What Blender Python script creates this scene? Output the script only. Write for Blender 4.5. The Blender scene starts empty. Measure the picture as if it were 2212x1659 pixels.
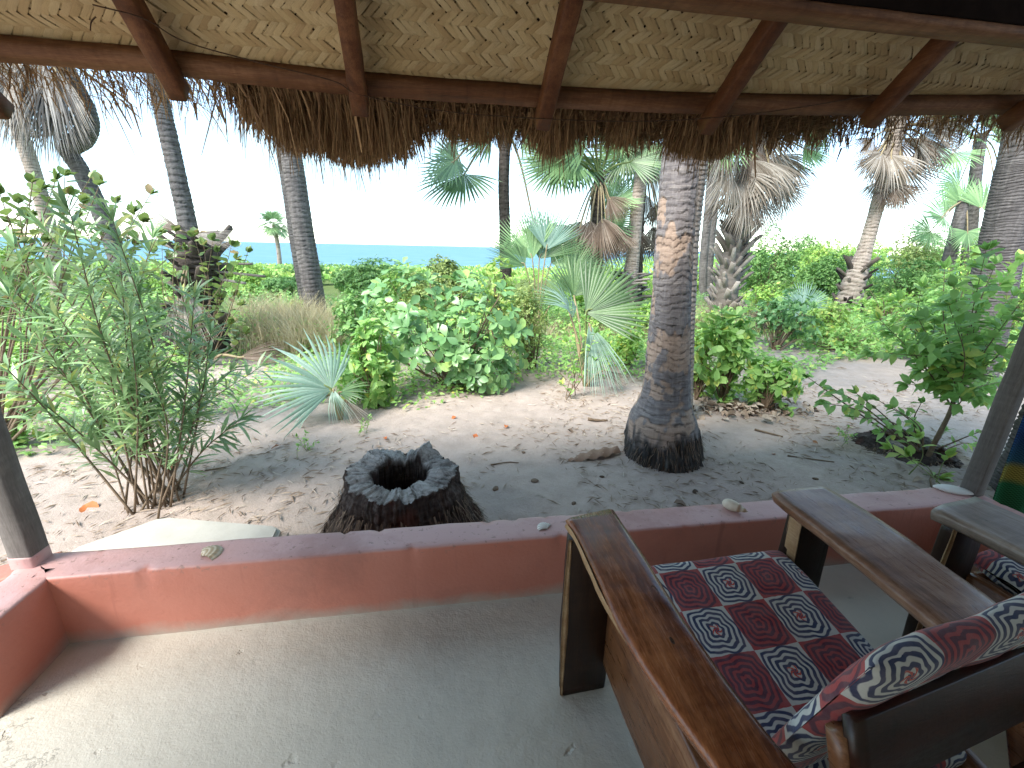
import bpy, bmesh, math, random
import numpy as np
from mathutils import Matrix, Vector

# ------------------------------------------------------------------ camera, sky, sun, exposure
scene = bpy.context.scene
random.seed(7)
RNG = np.random.default_rng(7)
F_PX, PITCH, ROLL, YAW, CAM_H = 945.5, 0.3023, 0.0214, 0.1605, 1.45   # focal length in pixels of a 2212 px wide frame
IMG_W, IMG_H = 2212.0, 1659.0
_fw = np.array([math.sin(YAW) * math.cos(PITCH), math.cos(YAW) * math.cos(PITCH), -math.sin(PITCH)])
_r0 = np.array([math.cos(YAW), -math.sin(YAW), 0.0])
_u0 = np.cross(_r0, _fw)
_rt = math.cos(ROLL) * _r0 + math.sin(ROLL) * _u0
_up = -math.sin(ROLL) * _r0 + math.cos(ROLL) * _u0
CAM = np.array([0.0, 0.0, CAM_H])
cam_data = bpy.data.cameras.new('camera')
cam_data.sensor_width = 36.0
cam_data.lens = 36.0 * F_PX / IMG_W
cam_data.clip_start = 0.02
cam_data.clip_end = 30000
cam = bpy.data.objects.new('camera', cam_data)
scene.collection.objects.link(cam)
cam.matrix_world = Matrix(((_rt[0], _up[0], -_fw[0], CAM[0]), (_rt[1], _up[1], -_fw[1], CAM[1]),
                           (_rt[2], _up[2], -_fw[2], CAM[2]), (0, 0, 0, 1)))
scene.camera = cam

SUN_EL, SUN_AZ = math.radians(48), math.atan2(-0.81, -0.58)        # towards the sun: behind the camera, to the left
world = bpy.data.worlds.new('World')
scene.world = world
world.use_nodes = True
wn = world.node_tree.nodes
wl = world.node_tree.links
wn.clear()
w_out = wn.new('ShaderNodeOutputWorld')
w_bg = wn.new('ShaderNodeBackground')
w_sky = wn.new('ShaderNodeTexSky')
w_sky.sky_type = 'NISHITA'
w_sky.sun_disc = False
w_sky.sun_elevation = SUN_EL
w_sky.sun_rotation = SUN_AZ % (2 * math.pi)
w_sky.air_density = 1.0
w_sky.dust_density = 0.4
w_sky.ozone_density = 2.5
w_bg.inputs['Strength'].default_value = 0.1
# thin high cloud over the whole sky
w_tc = wn.new('ShaderNodeTexCoord')
w_map = wn.new('ShaderNodeMapping')
w_map.inputs['Scale'].default_value = (1.2, 1.2, 4.0)
w_no = wn.new('ShaderNodeTexNoise')
w_no.inputs['Scale'].default_value = 1.6
w_no.inputs['Detail'].default_value = 6
w_rp = wn.new('ShaderNodeMapRange')
w_rp.inputs['From Min'].default_value = 0.36
w_rp.inputs['From Max'].default_value = 0.62
w_rp.inputs['To Min'].default_value = 0.12
w_rp.inputs['To Max'].default_value = 0.85
w_mx = wn.new('ShaderNodeMix')
w_mx.data_type = 'RGBA'
w_mx.inputs[7].default_value = (2.0, 2.8, 3.2, 1)
wl.new(w_tc.outputs['Generated'], w_map.inputs['Vector'])
wl.new(w_map.outputs['Vector'], w_no.inputs['Vector'])
wl.new(w_no.outputs['Fac'], w_rp.inputs['Value'])
wl.new(w_rp.outputs['Result'], w_mx.inputs[0])
wl.new(w_sky.outputs['Color'], w_mx.inputs[6])
wl.new(w_mx.outputs[2], w_bg.inputs['Color'])
wl.new(w_bg.outputs['Background'], w_out.inputs['Surface'])

sun_data = bpy.data.lights.new('sun', 'SUN')
sun_data.energy = 1.5
sun_data.angle = math.radians(26)
sun_data.color = (1.0, 0.95, 0.87)
sun = bpy.data.objects.new('sun', sun_data)
scene.collection.objects.link(sun)
_sd = Vector((math.sin(SUN_AZ) * math.cos(SUN_EL), math.cos(SUN_AZ) * math.cos(SUN_EL), math.sin(SUN_EL)))
sun.rotation_euler = _sd.to_track_quat('Z', 'Y').to_euler()
sun.location = _sd * 30

scene.view_settings.view_transform = 'Standard'
scene.view_settings.look = 'None'
scene.view_settings.exposure = 2.5
scene.view_settings.gamma = 1.0
scene.cycles.max_bounces = 8
scene.cycles.diffuse_bounces = 5
scene.cycles.transparent_max_bounces = 8
scene.cycles.sample_clamp_indirect = 6
scene.cycles.use_denoising = True

# ------------------------------------------------------------------ photo pixel -> point in the place
def ray(px, py):
    return _fw * F_PX + _rt * (px - IMG_W / 2) - _up * (py - IMG_H / 2)
def onz(px, py, z):
    d = ray(px, py); return CAM + d * ((z - CAM[2]) / d[2])
def ony(px, py, Y):
    d = ray(px, py); return CAM + d * (Y / d[1])
def onx(px, py, X):
    d = ray(px, py); return CAM + d * (X / d[0])
def onplane(px, py, p0, n):
    d = ray(px, py); n = np.array(n); return CAM + d * (np.dot(np.array(p0) - CAM, n) / np.dot(d, n))

GZ = -0.15
def ground_z(x, y):
    """height of the garden: level by the porch, falling gently to the beach"""
    y = np.asarray(y, float)
    z = GZ - 0.03 * np.clip(y - 9, 0, 45) - 0.25 * np.clip(y - 54, 0, 14)
    return z
def gp(px, py):
    """where the ray through a pixel meets the garden ground"""
    d = ray(px, py)
    t = np.linspace(0.5, 80, 8000)[:, None] / d[1]
    P = CAM + d * t
    k = np.argmax(P[:, 2] < ground_z(P[:, 0], P[:, 1]))
    return P[k]

# ------------------------------------------------------------------ mesh helpers
def _hash(ix, iy, iz, seed):
    h = (ix * 374761393 + iy * 668265263 + iz * 2147483647 + seed * 1274126177) & 0xffffffff
    h = ((h ^ (h >> 13)) * 1274126177) & 0xffffffff
    return ((h ^ (h >> 16)) & 0xffff) / 65535.0
def vnoise(P, s=1.0, seed=0):
    """value noise in 0..1"""
    P = np.asarray(P, float) * s
    I = np.floor(P).astype(np.int64); f = P - I
    f = f * f * (3 - 2 * f)
    r = 0
    for dx in (0, 1):
        for dy in (0, 1):
            for dz in (0, 1):
                w = (f[..., 0] if dx else 1 - f[..., 0]) * (f[..., 1] if dy else 1 - f[..., 1]) * (f[..., 2] if dz else 1 - f[..., 2])
                r = r + w * _hash(I[..., 0] + dx, I[..., 1] + dy, I[..., 2] + dz, seed)
    return r
def fbm(P, s=1.0, seed=0, o=3):
    a, r, t = 1.0, 0, 0
    for k in range(o):
        r = r + a * vnoise(P, s * 2 ** k, seed + 17 * k); t += a; a *= 0.5
    return r / t

def mesh_np(name, V, Fq, mat=None, smooth=False, uv=None, attr=None):
    """V: n x 3, Fq: m x 3 or m x 4 array (or a list of such arrays)"""
    V = np.asarray(V, np.float32)
    if not isinstance(Fq, list) or not hasattr(Fq[0], "shape"): Fq = [np.asarray(Fq)]
    Fq = [np.asarray(f, np.int32) for f in Fq if len(f)]
    me = bpy.data.meshes.new(name)
    me.vertices.add(len(V)); me.vertices.foreach_set('co', V.ravel())
    loops = np.concatenate([f.ravel() for f in Fq])
    tot = np.concatenate([np.full(len(f), f.shape[1], np.int32) for f in Fq])
    st = np.concatenate([[0], np.cumsum(tot)[:-1]]).astype(np.int32)
    me.loops.add(len(loops)); me.loops.foreach_set('vertex_index', loops)
    me.polygons.add(len(tot)); me.polygons.foreach_set('loop_start', st); me.polygons.foreach_set('loop_total', tot)
    if smooth: me.polygons.foreach_set('use_smooth', np.ones(len(tot), bool))
    if uv is not None:
        l = me.uv_layers.new(name='UVMap')
        l.data.foreach_set('uv', np.asarray(uv, np.float32)[loops].ravel())
    if attr:
        for k, v in attr.items():
            a = me.attributes.new(k, 'FLOAT', 'POINT'); a.data.foreach_set('value', np.asarray(v, np.float32))
    me.update(calc_edges=True)
    if mat: me.materials.append(mat)
    return me

class MB:
    """collects pieces for ONE mesh"""
    def __init__(self): self.V = []; self.Q = []; self.T = []; self.n = 0
    def add(self, V, Q=None, T=None):
        V = np.asarray(V, float).reshape(-1, 3)
        if Q is not None and len(Q): self.Q.append(np.asarray(Q, int) + self.n)
        if T is not None and len(T): self.T.append(np.asarray(T, int) + self.n)
        self.V.append(V); self.n += len(V); return self
    def box(self, c, s, R=None):
        c = np.asarray(c, float); s = np.asarray(s, float) / 2
        v = np.array([[x, y, z] for x in (-1, 1) for y in (-1, 1) for z in (-1, 1)], float) * s
        if R is not None: v = v @ np.asarray(R).T
        return self.add(v + c, [[0, 1, 3, 2], [4, 6, 7, 5], [0, 4, 5, 1], [2, 3, 7, 6], [0, 2, 6, 4], [1, 5, 7, 3]])
    def tube(self, pts, rad, n=8, cap=True):
        V, Q, T = tube_vf(pts, rad, n, cap); return self.add(V, Q, T)
    def mesh(self, name, mat=None, smooth=False, origin=(0, 0, 0)):
        V = np.concatenate(self.V) - np.asarray(origin)
        return mesh_np(name, V, [np.concatenate(l) for l in (self.Q, self.T) if l], mat, smooth)

def frames(pts):
    pts = np.asarray(pts, float)
    t = np.gradient(pts, axis=0); t /= np.linalg.norm(t, axis=1)[:, None] + 1e-12
    a = np.array([0, 0, 1.0]) if abs(t[0][2]) < 0.9 else np.array([1.0, 0, 0])
    A = []; 
    a = np.cross(np.cross(t[0], a), t[0])
    for k in range(len(pts)):
        a = a - t[k] * np.dot(a, t[k]); a /= np.linalg.norm(a) + 1e-12; A.append(a)
    A = np.array(A); B = np.cross(t, A)
    return t, A, B
def tube_vf(pts, rad, n=8, cap=True):
    pts = np.asarray(pts, float); m = len(pts)
    rad = np.broadcast_to(np.asarray(rad, float), (m,))
    t, A, B = frames(pts)
    th = np.arange(n) * 2 * math.pi / n
    V = pts[:, None] + rad[:, None, None] * (np.cos(th)[None, :, None] * A[:, None] + np.sin(th)[None, :, None] * B[:, None])
    V = V.reshape(-1, 3)
    i = np.arange(m - 1)[:, None] * n; j = np.arange(n)[None]; j2 = (j + 1) % n
    Q = np.stack([i + j, i + j2, i + n + j2, i + n + j], -1).reshape(-1, 4)
    T = []
    if cap:
        V = np.concatenate([V, pts[:1], pts[-1:]])
        a, b = m * n, m * n + 1
        T = [[a, (k + 1) % n, k] for k in range(n)] + [[b, (m - 1) * n + k, (m - 1) * n + (k + 1) % n] for k in range(n)]
    return V, Q, np.array(T, int).reshape(-1, 3)
def spline(pts, n):
    """Catmull-Rom through the points"""
    P = np.asarray(pts, float)
    if len(P) == 2: return P[0] + (P[1] - P[0]) * np.linspace(0, 1, n)[:, None]
    E = np.concatenate([[2 * P[0] - P[1]], P, [2 * P[-1] - P[-2]]])
    u = np.linspace(0, len(P) - 1 - 1e-6, n); k = u.astype(int); f = (u - k)[:, None]
    a, b, c, d = E[k], E[k + 1], E[k + 2], E[k + 3]
    return 0.5 * (2 * b + (c - a) * f + (2 * a - 5 * b + 4 * c - d) * f ** 2 + (3 * b - a - 3 * c + d) * f ** 3)

COL = scene.collection
def link(name, data, parent=None, loc=None):
    o = bpy.data.objects.new(name, data); COL.objects.link(o)
    if parent is not None: o.parent = parent
    if loc is not None: o.location = [float(v) for v in loc]
    return o
def tag(o, label=None, cat=None, group=None, kind=None):
    if label: o['label'] = label
    if cat: o['category'] = cat
    if group: o['group'] = group
    if kind: o['kind'] = kind
    return o
def thing(name, loc, label, cat, group=None):
    return tag(link(name, None, None, loc), label, cat, group)

# ------------------------------------------------------------------ material helpers
class NT:
    def __init__(self, name):
        self.m = bpy.data.materials.new(name); self.m.use_nodes = True
        self.t = self.m.node_tree; self.t.nodes.clear()
        self.out = self.n('ShaderNodeOutputMaterial')
        self.p = self.n('ShaderNodeBsdfPrincipled')
        self.l(self.p.outputs[0], self.out.inputs[0])
    def n(self, k, **kw):
        x = self.t.nodes.new(k)
        for a, b in kw.items(): setattr(x, a, b)
        return x
    def l(self, a, b): self.t.links.new(a, b)
    def set(self, node, sock, v):
        s = node.inputs[sock]
        if hasattr(v, 'links') or isinstance(v, bpy.types.NodeSocket): self.l(v, s)
        else: s.default_value = v
    def obj(self, scale=(1, 1, 1), loc=(0, 0, 0), src='Object'):
        tc = self.n('ShaderNodeTexCoord'); mp = self.n('ShaderNodeMapping')
        mp.inputs['Scale'].default_value = scale; mp.inputs['Location'].default_value = loc
        self.l(tc.outputs[src], mp.inputs['Vector']); return mp.outputs[0]
    def pos(self):
        return self.n('ShaderNodeNewGeometry').outputs['Position']
    def noise(self, vec, scale=5, detail=4, rough=0.55, dist=0.0):
        x = self.n('ShaderNodeTexNoise'); x.inputs['Scale'].default_value = scale; x.inputs['Detail'].default_value = detail
        x.inputs['Roughness'].default_value = rough; x.inputs['Distortion'].default_value = dist
        self.l(vec, x.inputs['Vector']); return x.outputs['Fac']
    def math(self, op, a, b=0.0, c=None, clamp=False):
        x = self.n('ShaderNodeMath', operation=op); x.use_clamp = clamp
        self.set(x, 0, a); self.set(x, 1, b)
        if c is not None: self.set(x, 2, c)
        return x.outputs[0]
    def ramp(self, fac, stops, interp='LINEAR'):
        x = self.n('ShaderNodeValToRGB'); cr = x.color_ramp; cr.interpolation = interp
        while len(cr.elements) < len(stops): cr.elements.new(0.5)
        for e, (p, c) in zip(cr.elements, stops):
            e.position = p; e.color = (*c, 1) if len(c) == 3 else c
        self.l(fac, x.inputs[0]); return x.outputs[0]
    def rng(self, v, a, b, c=0.0, d=1.0):
        x = self.n('ShaderNodeMapRange'); self.set(x, 0, v)
        for i, q in zip((1, 2, 3, 4), (a, b, c, d)): x.inputs[i].default_value = q
        return x.outputs[0]
    def mix(self, fac, a, b, blend='MIX'):
        x = self.n('ShaderNodeMix', data_type='RGBA', blend_type=blend)
        self.set(x, 0, fac)
        for i, q in ((6, a), (7, b)):
            if isinstance(q, tuple): x.inputs[i].default_value = (*q, 1) if len(q) == 3 else q
            else: self.l(q, x.inputs[i])
        return x.outputs[2]
    def bump(self, h, strength=0.3, dist=0.01):
        x = self.n('ShaderNodeBump'); x.inputs['Strength'].default_value = strength; x.inputs['Distance'].default_value = dist
        self.l(h, x.inputs['Height']); self.l(x.outputs[0], self.p.inputs['Normal']); return x
    def rand(self):
        """one random number per object and per loose piece"""
        a = self.n('ShaderNodeObjectInfo').outputs['Random']; b = self.n('ShaderNodeNewGeometry').outputs['Random Per Island']
        return self.math('FRACT', self.math('ADD', a, b))
    def done(self, col=None, rough=None, spec=None):
        if col is not None:
            if isinstance(col, tuple): self.p.inputs['Base Color'].default_value = (*col, 1)
            else: self.l(col, self.p.inputs['Base Color'])
        if rough is not None: self.set(self.p, 'Roughness', rough)
        if spec is not None: self.p.inputs['Specular IOR Level'].default_value = spec
        return self.m

def leaf_mat(name, dark, mid, light, trans=0.35, rough=0.45, odd=None, spec=0.6):
    t = NT(name); r = t.rand()
    c = t.ramp(r, [(0.0, dark), (0.45, mid), (0.88, light), (1.0, odd or light)])
    n = t.noise(t.pos(), 35, 2)
    c = t.mix(t.rng(n, 0.35, 0.75, 0.0, 0.35), c, dark)
    t.done(c, rough, spec)
    tr = t.n('ShaderNodeBsdfTranslucent'); mx = t.n('ShaderNodeMixShader'); mx.inputs[0].default_value = trans
    c2 = t.mix(0.5, c, light)
    t.l(c2, tr.inputs[0]); t.l(t.p.outputs[0], mx.inputs[1]); t.l(tr.outputs[0], mx.inputs[2]); t.l(mx.outputs[0], t.out.inputs[0])
    return t.m
def dry_mat(name, a, b, c, rough=0.8, trans=0.15, vscale=60):
    t = NT(name); r = t.rand()
    col = t.ramp(r, [(0.0, a), (0.5, b), (1.0, c)])
    n = t.noise(t.pos(), vscale, 3)
    col = t.mix(t.rng(n, 0.3, 0.8, 0.0, 0.5), col, a)
    t.done(col, rough, 0.2)
    if trans:
        tr = t.n('ShaderNodeBsdfTranslucent'); mx = t.n('ShaderNodeMixShader'); mx.inputs[0].default_value = trans
        t.l(col, tr.inputs[0]); t.l(t.p.outputs[0], mx.inputs[1]); t.l(tr.outputs[0], mx.inputs[2]); t.l(mx.outputs[0], t.out.inputs[0])
    return t.m
def wood_mat(name, dark, mid, light, axis=1, rough=0.4, spec=0.5, fig=1.0, knots=True, streak=0.0):
    t = NT(name)
    s = [9.0, 9.0, 9.0]; s[axis] = 0.9
    oi = t.n('ShaderNodeObjectInfo').outputs['Random']
    v = t.obj(tuple(s))
    ad = t.n('ShaderNodeVectorMath', operation='ADD'); cb = t.n('ShaderNodeCombineXYZ')
    k = t.math('MULTIPLY', oi, 37.0)
    for i in range(3): t.l(k, cb.inputs[i])
    t.l(v, ad.inputs[0]); t.l(cb.outputs[0], ad.inputs[1]); v = ad.outputs[0]
    big = t.noise(v, 0.8, 3, 0.6, 1.2)
    fine = t.noise(v, 9.0, 5, 0.7, 0.3)
    g = t.math('ADD', t.math('MULTIPLY', big, 0.75 * fig), t.math('MULTIPLY', fine, 0.45))
    hair = t.noise(v, 38.0, 3, 0.6, 0.1)
    s2 = [3.0, 3.0, 3.0]; s2[axis] = 14.0
    curl = t.noise(t.obj(tuple(s2)), 2.2, 3, 0.6, 0.6)                       # curly figure across the grain
    g = t.math('ADD', g, t.math('ADD', t.math('MULTIPLY', t.math('SUBTRACT', hair, 0.5), 0.35), t.math('MULTIPLY', t.math('SUBTRACT', curl, 0.5), 0.28)))
    c = t.ramp(g, [(0.34, dark), (0.60, mid), (0.86, light)])
    if streak:
        c = t.mix(t.rng(t.noise(v, 2.2, 6, 0.7, 0.8), 0.52, 0.72, 0, streak), c, (0.42, 0.36, 0.33))
    t.done(c, t.rng(fine, 0.3, 0.8, rough - 0.1, rough + 0.15), spec)
    t.bump(g, 0.25, 0.004)
    return t.m
# ------------------------------------------------------------------ materials
def m_ground():
    t = NT('sandy ground'); P = t.pos()
    a = t.noise(P, 0.55, 4); b = t.noise(P, 6.0, 6, 0.7); c = t.noise(P, 60, 4, 0.7)
    col = t.ramp(a, [(0.3, (0.385, 0.318, 0.282)), (0.5, (0.44, 0.365, 0.32)), (0.62, (0.365, 0.313, 0.285)), (0.78, (0.46, 0.34, 0.24))])
    col = t.mix(t.rng(b, 0.42, 0.72, 0, 0.55), col, (0.27, 0.225, 0.19))
    col = t.mix(t.rng(c, 0.58, 0.74, 0, 0.4), col, (0.20, 0.16, 0.13))
    col = t.mix(t.rng(t.noise(P, 85, 3, 0.7), 0.60, 0.7, 0, 0.55), col, (0.50, 0.44, 0.39))
    sp = t.n('ShaderNodeSeparateXYZ'); t.l(P, sp.inputs[0])
    far = t.rng(t.math('ADD', sp.outputs[1], t.math('MULTIPLY', a, 4.0)), 9.0, 13.0)
    col = t.mix(far, col, (0.13, 0.17, 0.055))
    t.done(col, 0.95, 0.1)
    t.bump(t.math('ADD', b, t.math('MULTIPLY', c, 0.5)), 0.6, 0.02)
    return t.m
def m_floor():
    t = NT('trowelled cement floor'); P = t.pos()
    a = t.noise(P, 1.6, 5); b = t.noise(P, 14, 5, 0.6); c = t.noise(P, 130, 3)
    col = t.ramp(a, [(0.3, (0.54, 0.505, 0.425)), (0.7, (0.62, 0.585, 0.50))])
    v = t.n('ShaderNodeTexVoronoi'); v.inputs['Scale'].default_value = 9; v.inputs['Randomness'].default_value = 1
    nd = t.n('ShaderNodeVectorMath', operation='ADD'); t.l(P, nd.inputs[0])
    nn = t.n('ShaderNodeTexNoise'); nn.inputs['Scale'].default_value = 18; nn.inputs['Detail'].default_value = 4; t.l(P, nn.inputs['Vector'])
    sc = t.n('ShaderNodeVectorMath', operation='SCALE'); sc.inputs[3].default_value = 0.10; t.l(nn.outputs['Color'], sc.inputs[0])
    t.l(sc.outputs[0], nd.inputs[1]); t.l(nd.outputs[0], v.inputs['Vector'])
    pit = t.rng(v.outputs['Distance'], 0.0, 0.17, 1.0, 0.0)
    wear = t.rng(t.noise(P, 1.4, 3), 0.44, 0.58)
    pit = t.math('MULTIPLY', pit, wear)
    col = t.mix(t.math('MULTIPLY', pit, 0.55), col, (0.27, 0.255, 0.22))
    col = t.mix(t.rng(b, 0.5, 0.8, 0, 0.25), col, (0.44, 0.425, 0.38))
    st = t.noise(P, 0.9, 6, 0.7, 0.8)
    col = t.mix(t.rng(st, 0.50, 0.68, 0, 0.5), col, (0.38, 0.35, 0.285))
    ck = t.noise(t.obj(), 1.3, 7, 0.62, 0.4); cr = t.rng(t.math('ABSOLUTE', t.math('SUBTRACT', ck, 0.5)), 0.0, 0.0035, 1.0, 0.0)
    cr = t.math('MULTIPLY', cr, t.rng(t.noise(P, 0.7, 2), 0.52, 0.6))
    col = t.mix(t.math('MULTIPLY', cr, 0.6), col, (0.13, 0.12, 0.10))
    t.done(col, t.rng(b, 0.3, 0.7, 0.50, 0.68), 0.35)
    h = t.math('SUBTRACT', t.math('ADD', t.math('MULTIPLY', b, 0.5), t.math('MULTIPLY', c, 0.12)), t.math('MULTIPLY', pit, 1.2))
    t.bump(h, 0.75, 0.016)
    return t.m
def m_pink():
    t = NT('pink limewashed plaster'); P = t.pos()
    a = t.noise(P, 2.5, 5); b = t.noise(P, 60, 4, 0.6)
    col = t.ramp(a, [(0.3, (0.47, 0.160, 0.108)), (0.7, (0.54, 0.21, 0.15))])
    sp = t.n('ShaderNodeSeparateXYZ'); t.l(P, sp.inputs[0])
    # bare cement showing along the foot, chips worn along the top arris
    n2 = t.noise(P, 9, 5, 0.65)
    foot = t.rng(t.math('ADD', sp.outputs[2], t.math('MULTIPLY', t.math('ADD', n2, t.noise(P, 2.2, 4, 0.6)), -0.075)), -0.075, -0.022, 0.8, 0.0)
    col = t.mix(foot, col, (0.40, 0.35, 0.29))
    top = t.rng(sp.outputs[2], 0.286, 0.2945)
    col = t.mix(t.math('MULTIPLY', top, 0.72), col, (0.58, 0.40, 0.395))  # sky sheen on the wall top, put into its colour
    chip = t.math('MULTIPLY', t.rng(t.noise(P, 34, 4, 0.7), 0.60, 0.66), t.rng(sp.outputs[2], 0.25, 0.29))
    col = t.mix(t.math('MULTIPLY', chip, 0.7), col, (0.24, 0.15, 0.12))
    streak = t.rng(t.noise(t.obj((16, 16, 1.2)), 1.0, 3), 0.63, 0.73, 0, 0.3)
    col = t.mix(streak, col, (0.17, 0.05, 0.035))
    pat = t.rng(t.noise(P, 1.7, 6, 0.7, 0.5), 0.52, 0.66, 0, 0.4)
    col = t.mix(pat, col, (0.29, 0.115, 0.085))
    t.done(col, 0.48, 0.45)
    t.bump(t.math('ADD', b, t.math('MULTIPLY', n2, 0.6)), 0.3, 0.006)
    return t.m
def m_simple(name, a, b, scale=8, rough=0.8, bump=0.3, bd=0.01, spec=0.25, obj=False, detail=5):
    t = NT(name); P = t.obj() if obj else t.pos()
    n = t.noise(P, scale, detail, 0.65)
    t.done(t.ramp(n, [(0.3, a), (0.7, b)]), rough, spec)
    if bump: t.bump(n, bump, bd)
    return t.m
def m_bark(name, dark, mid, light, ring=11.0, root=None):
    """ringed palm trunk; ring relief itself is in the mesh"""
    t = NT(name); v = t.obj((1, 1, 1))
    sp = t.n('ShaderNodeSeparateXYZ'); t.l(v, sp.inputs[0])
    st = t.noise(t.obj((3, 3, 24)), 2.0, 5, 0.65)
    n = t.noise(t.obj((26, 26, 3)), 1.0, 5, 0.7)
    b = t.noise(v, 1.6, 3)
    f = t.math('ADD', t.math('ADD', t.math('MULTIPLY', st, 0.55), t.math('MULTIPLY', n, 0.35)), t.math('MULTIPLY', b, 0.25))
    c = t.ramp(f, [(0.42, dark), (0.57, mid), (0.72, light)])
    a = t.n('ShaderNodeAttribute', attribute_name='groove')
    c = t.mix(t.math('MULTIPLY', a.outputs['Fac'], 0.8), c, tuple(x * 0.35 for x in dark))
    t.done(c, 0.9, 0.15); t.bump(t.math('ADD', n, st), 0.5, 0.01)
    return t.m
def m_main_bark():
    t = NT('flaking palm bark'); v = t.obj()
    n = t.noise(t.obj((30, 30, 4)), 1.0, 6, 0.7); h = t.noise(t.obj((3, 3, 30)), 1.5, 5, 0.65)
    fl = t.n('ShaderNodeAttribute', attribute_name='flake').outputs['Fac']
    gr = t.n('ShaderNodeAttribute', attribute_name='groove').outputs['Fac']
    ro = t.n('ShaderNodeAttribute', attribute_name='root').outputs['Fac']
    old = t.ramp(t.math('ADD', t.math('MULTIPLY', h, 0.6), t.math('MULTIPLY', n, 0.4)), [(0.35, (0.12, 0.108, 0.112)), (0.52, (0.215, 0.195, 0.195)), (0.70, (0.35, 0.315, 0.29))])
    new = t.ramp(t.math('ADD', t.math('MULTIPLY', h, 0.5), t.math('MULTIPLY', n, 0.5)), [(0.32, (0.24, 0.178, 0.142)), (0.52, (0.39, 0.29, 0.23)), (0.75, (0.47, 0.375, 0.31))])
    c = t.mix(fl, old, new)
    c = t.mix(t.math('MULTIPLY', gr, 0.75), c, (0.05, 0.04, 0.035))
    root = t.ramp(n, [(0.3, (0.02, 0.019, 0.018)), (0.55, (0.055, 0.052, 0.05)), (0.8, (0.15, 0.14, 0.13))])
    c = t.mix(ro, c, root)
    t.done(c, 0.88, 0.2); t.bump(t.math('ADD', n, h), 0.6, 0.012)
    return t.m
def m_fabric():
    t = NT('printed cotton, flower rings in red and cream squares')
    uv = t.n('ShaderNodeTexCoord').outputs['UV']
    wob = t.n('ShaderNodeTexNoise'); wob.inputs['Scale'].default_value = 4.5; wob.inputs['Detail'].default_value = 2; t.l(uv, wob.inputs['Vector'])
    ws = t.n('ShaderNodeVectorMath', operation='SCALE'); ws.inputs[3].default_value = 0.05; t.l(wob.outputs['Color'], ws.inputs[0])
    wa = t.n('ShaderNodeVectorMath', operation='ADD'); t.l(uv, wa.inputs[0]); t.l(ws.outputs[0], wa.inputs[1])
    sp = t.n('ShaderNodeSeparateXYZ'); t.l(wa.outputs[0], sp.inputs[0])
    x, y = sp.outputs[0], sp.outputs[1]
    fx, fy = t.math('FLOOR', x), t.math('FLOOR', y)
    par = t.math('MODULO', t.math('ABSOLUTE', t.math('ADD', fx, fy)), 2.0)
    lx = t.math('SUBTRACT', t.math('FRACT', x), 0.5); ly = t.math('SUBTRACT', t.math('FRACT', y), 0.5)
    r = t.math('SQRT', t.math('ADD', t.math('MULTIPLY', lx, lx), t.math('MULTIPLY', ly, ly)))
    th = t.math('ARCTAN2', ly, lx)
    wv = t.math('ADD', t.math('MULTIPLY', t.math('COSINE', t.math('MULTIPLY', th, 5.0)), 0.10), t.math('MULTIPLY', t.math('COSINE', t.math('ADD', t.math('MULTIPLY', th, 9.0), 1.0)), 0.035))
    att = t.rng(r, 0.08, 0.5, 1.0, 0.45)
    sq = t.math('MAXIMUM', t.math('ABSOLUTE', lx), t.math('ABSOLUTE', ly))
    rmix = t.math('ADD', t.math('MULTIPLY', r, 0.45), t.math('MULTIPLY', sq, 0.55))
    rr = t.math('DIVIDE', rmix, t.math('ADD', 1.0, t.math('MULTIPLY', wv, att)))
    ring = t.math('SINE', t.math('MULTIPLY', rr, 2 * math.pi * 9.0))
    line = t.rng(ring, -0.35, 0.15)
    inside = t.rng(rr, 0.485, 0.50, 1.0, 0.0)
    core = t.rng(rr, 0.10, 0.12, 1.0, 0.0)
    fill = t.math('MULTIPLY', line, inside)
    navy, cream, red = (0.028, 0.042, 0.105), (0.60, 0.60, 0.56), (0.38, 0.055, 0.055)
    A = t.mix(fill, cream, navy)
    dots = t.rng(t.math('SINE', t.math('ADD', t.math('MULTIPLY', th, 5.0), t.math('MULTIPLY', rr, 60.0))), 0.0, 0.3)
    A = t.mix(t.math('MULTIPLY', core, dots), A, (0.58, 0.07, 0.035))
    B = t.mix(t.math('MULTIPLY', fill, 0.85), red, (0.05, 0.018, 0.042))
    col = t.mix(par, A, B)
    worn = t.noise(uv, 3.0, 5, 0.7)
    col = t.mix(t.rng(worn, 0.36, 0.72, 0, 0.32), col, (0.30, 0.24, 0.25))
    t.done(col, 0.85, 0.15)
    wt = t.n('ShaderNodeTexNoise'); wt.inputs['Scale'].default_value = 60; wt.inputs['Detail'].default_value = 2; t.l(uv, wt.inputs['Vector'])
    t.bump(wt.outputs['Fac'], 0.15, 0.003)
    t.p.inputs['Sheen Weight'].default_value = 0.15
    return t.m
def m_sea():
    t = NT('sea'); P = t.pos()
    mp = t.obj((0.05, 0.4, 1)); n = t.noise(mp, 1.0, 5, 0.6)
    c = t.ramp(n, [(0.35, (0.10, 0.215, 0.30)), (0.58, (0.145, 0.27, 0.35)), (0.70, (0.26, 0.36, 0.41))])
    t.done(c, 0.7, 0.04); t.bump(n, 0.2, 0.3)
    return t.m
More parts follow.
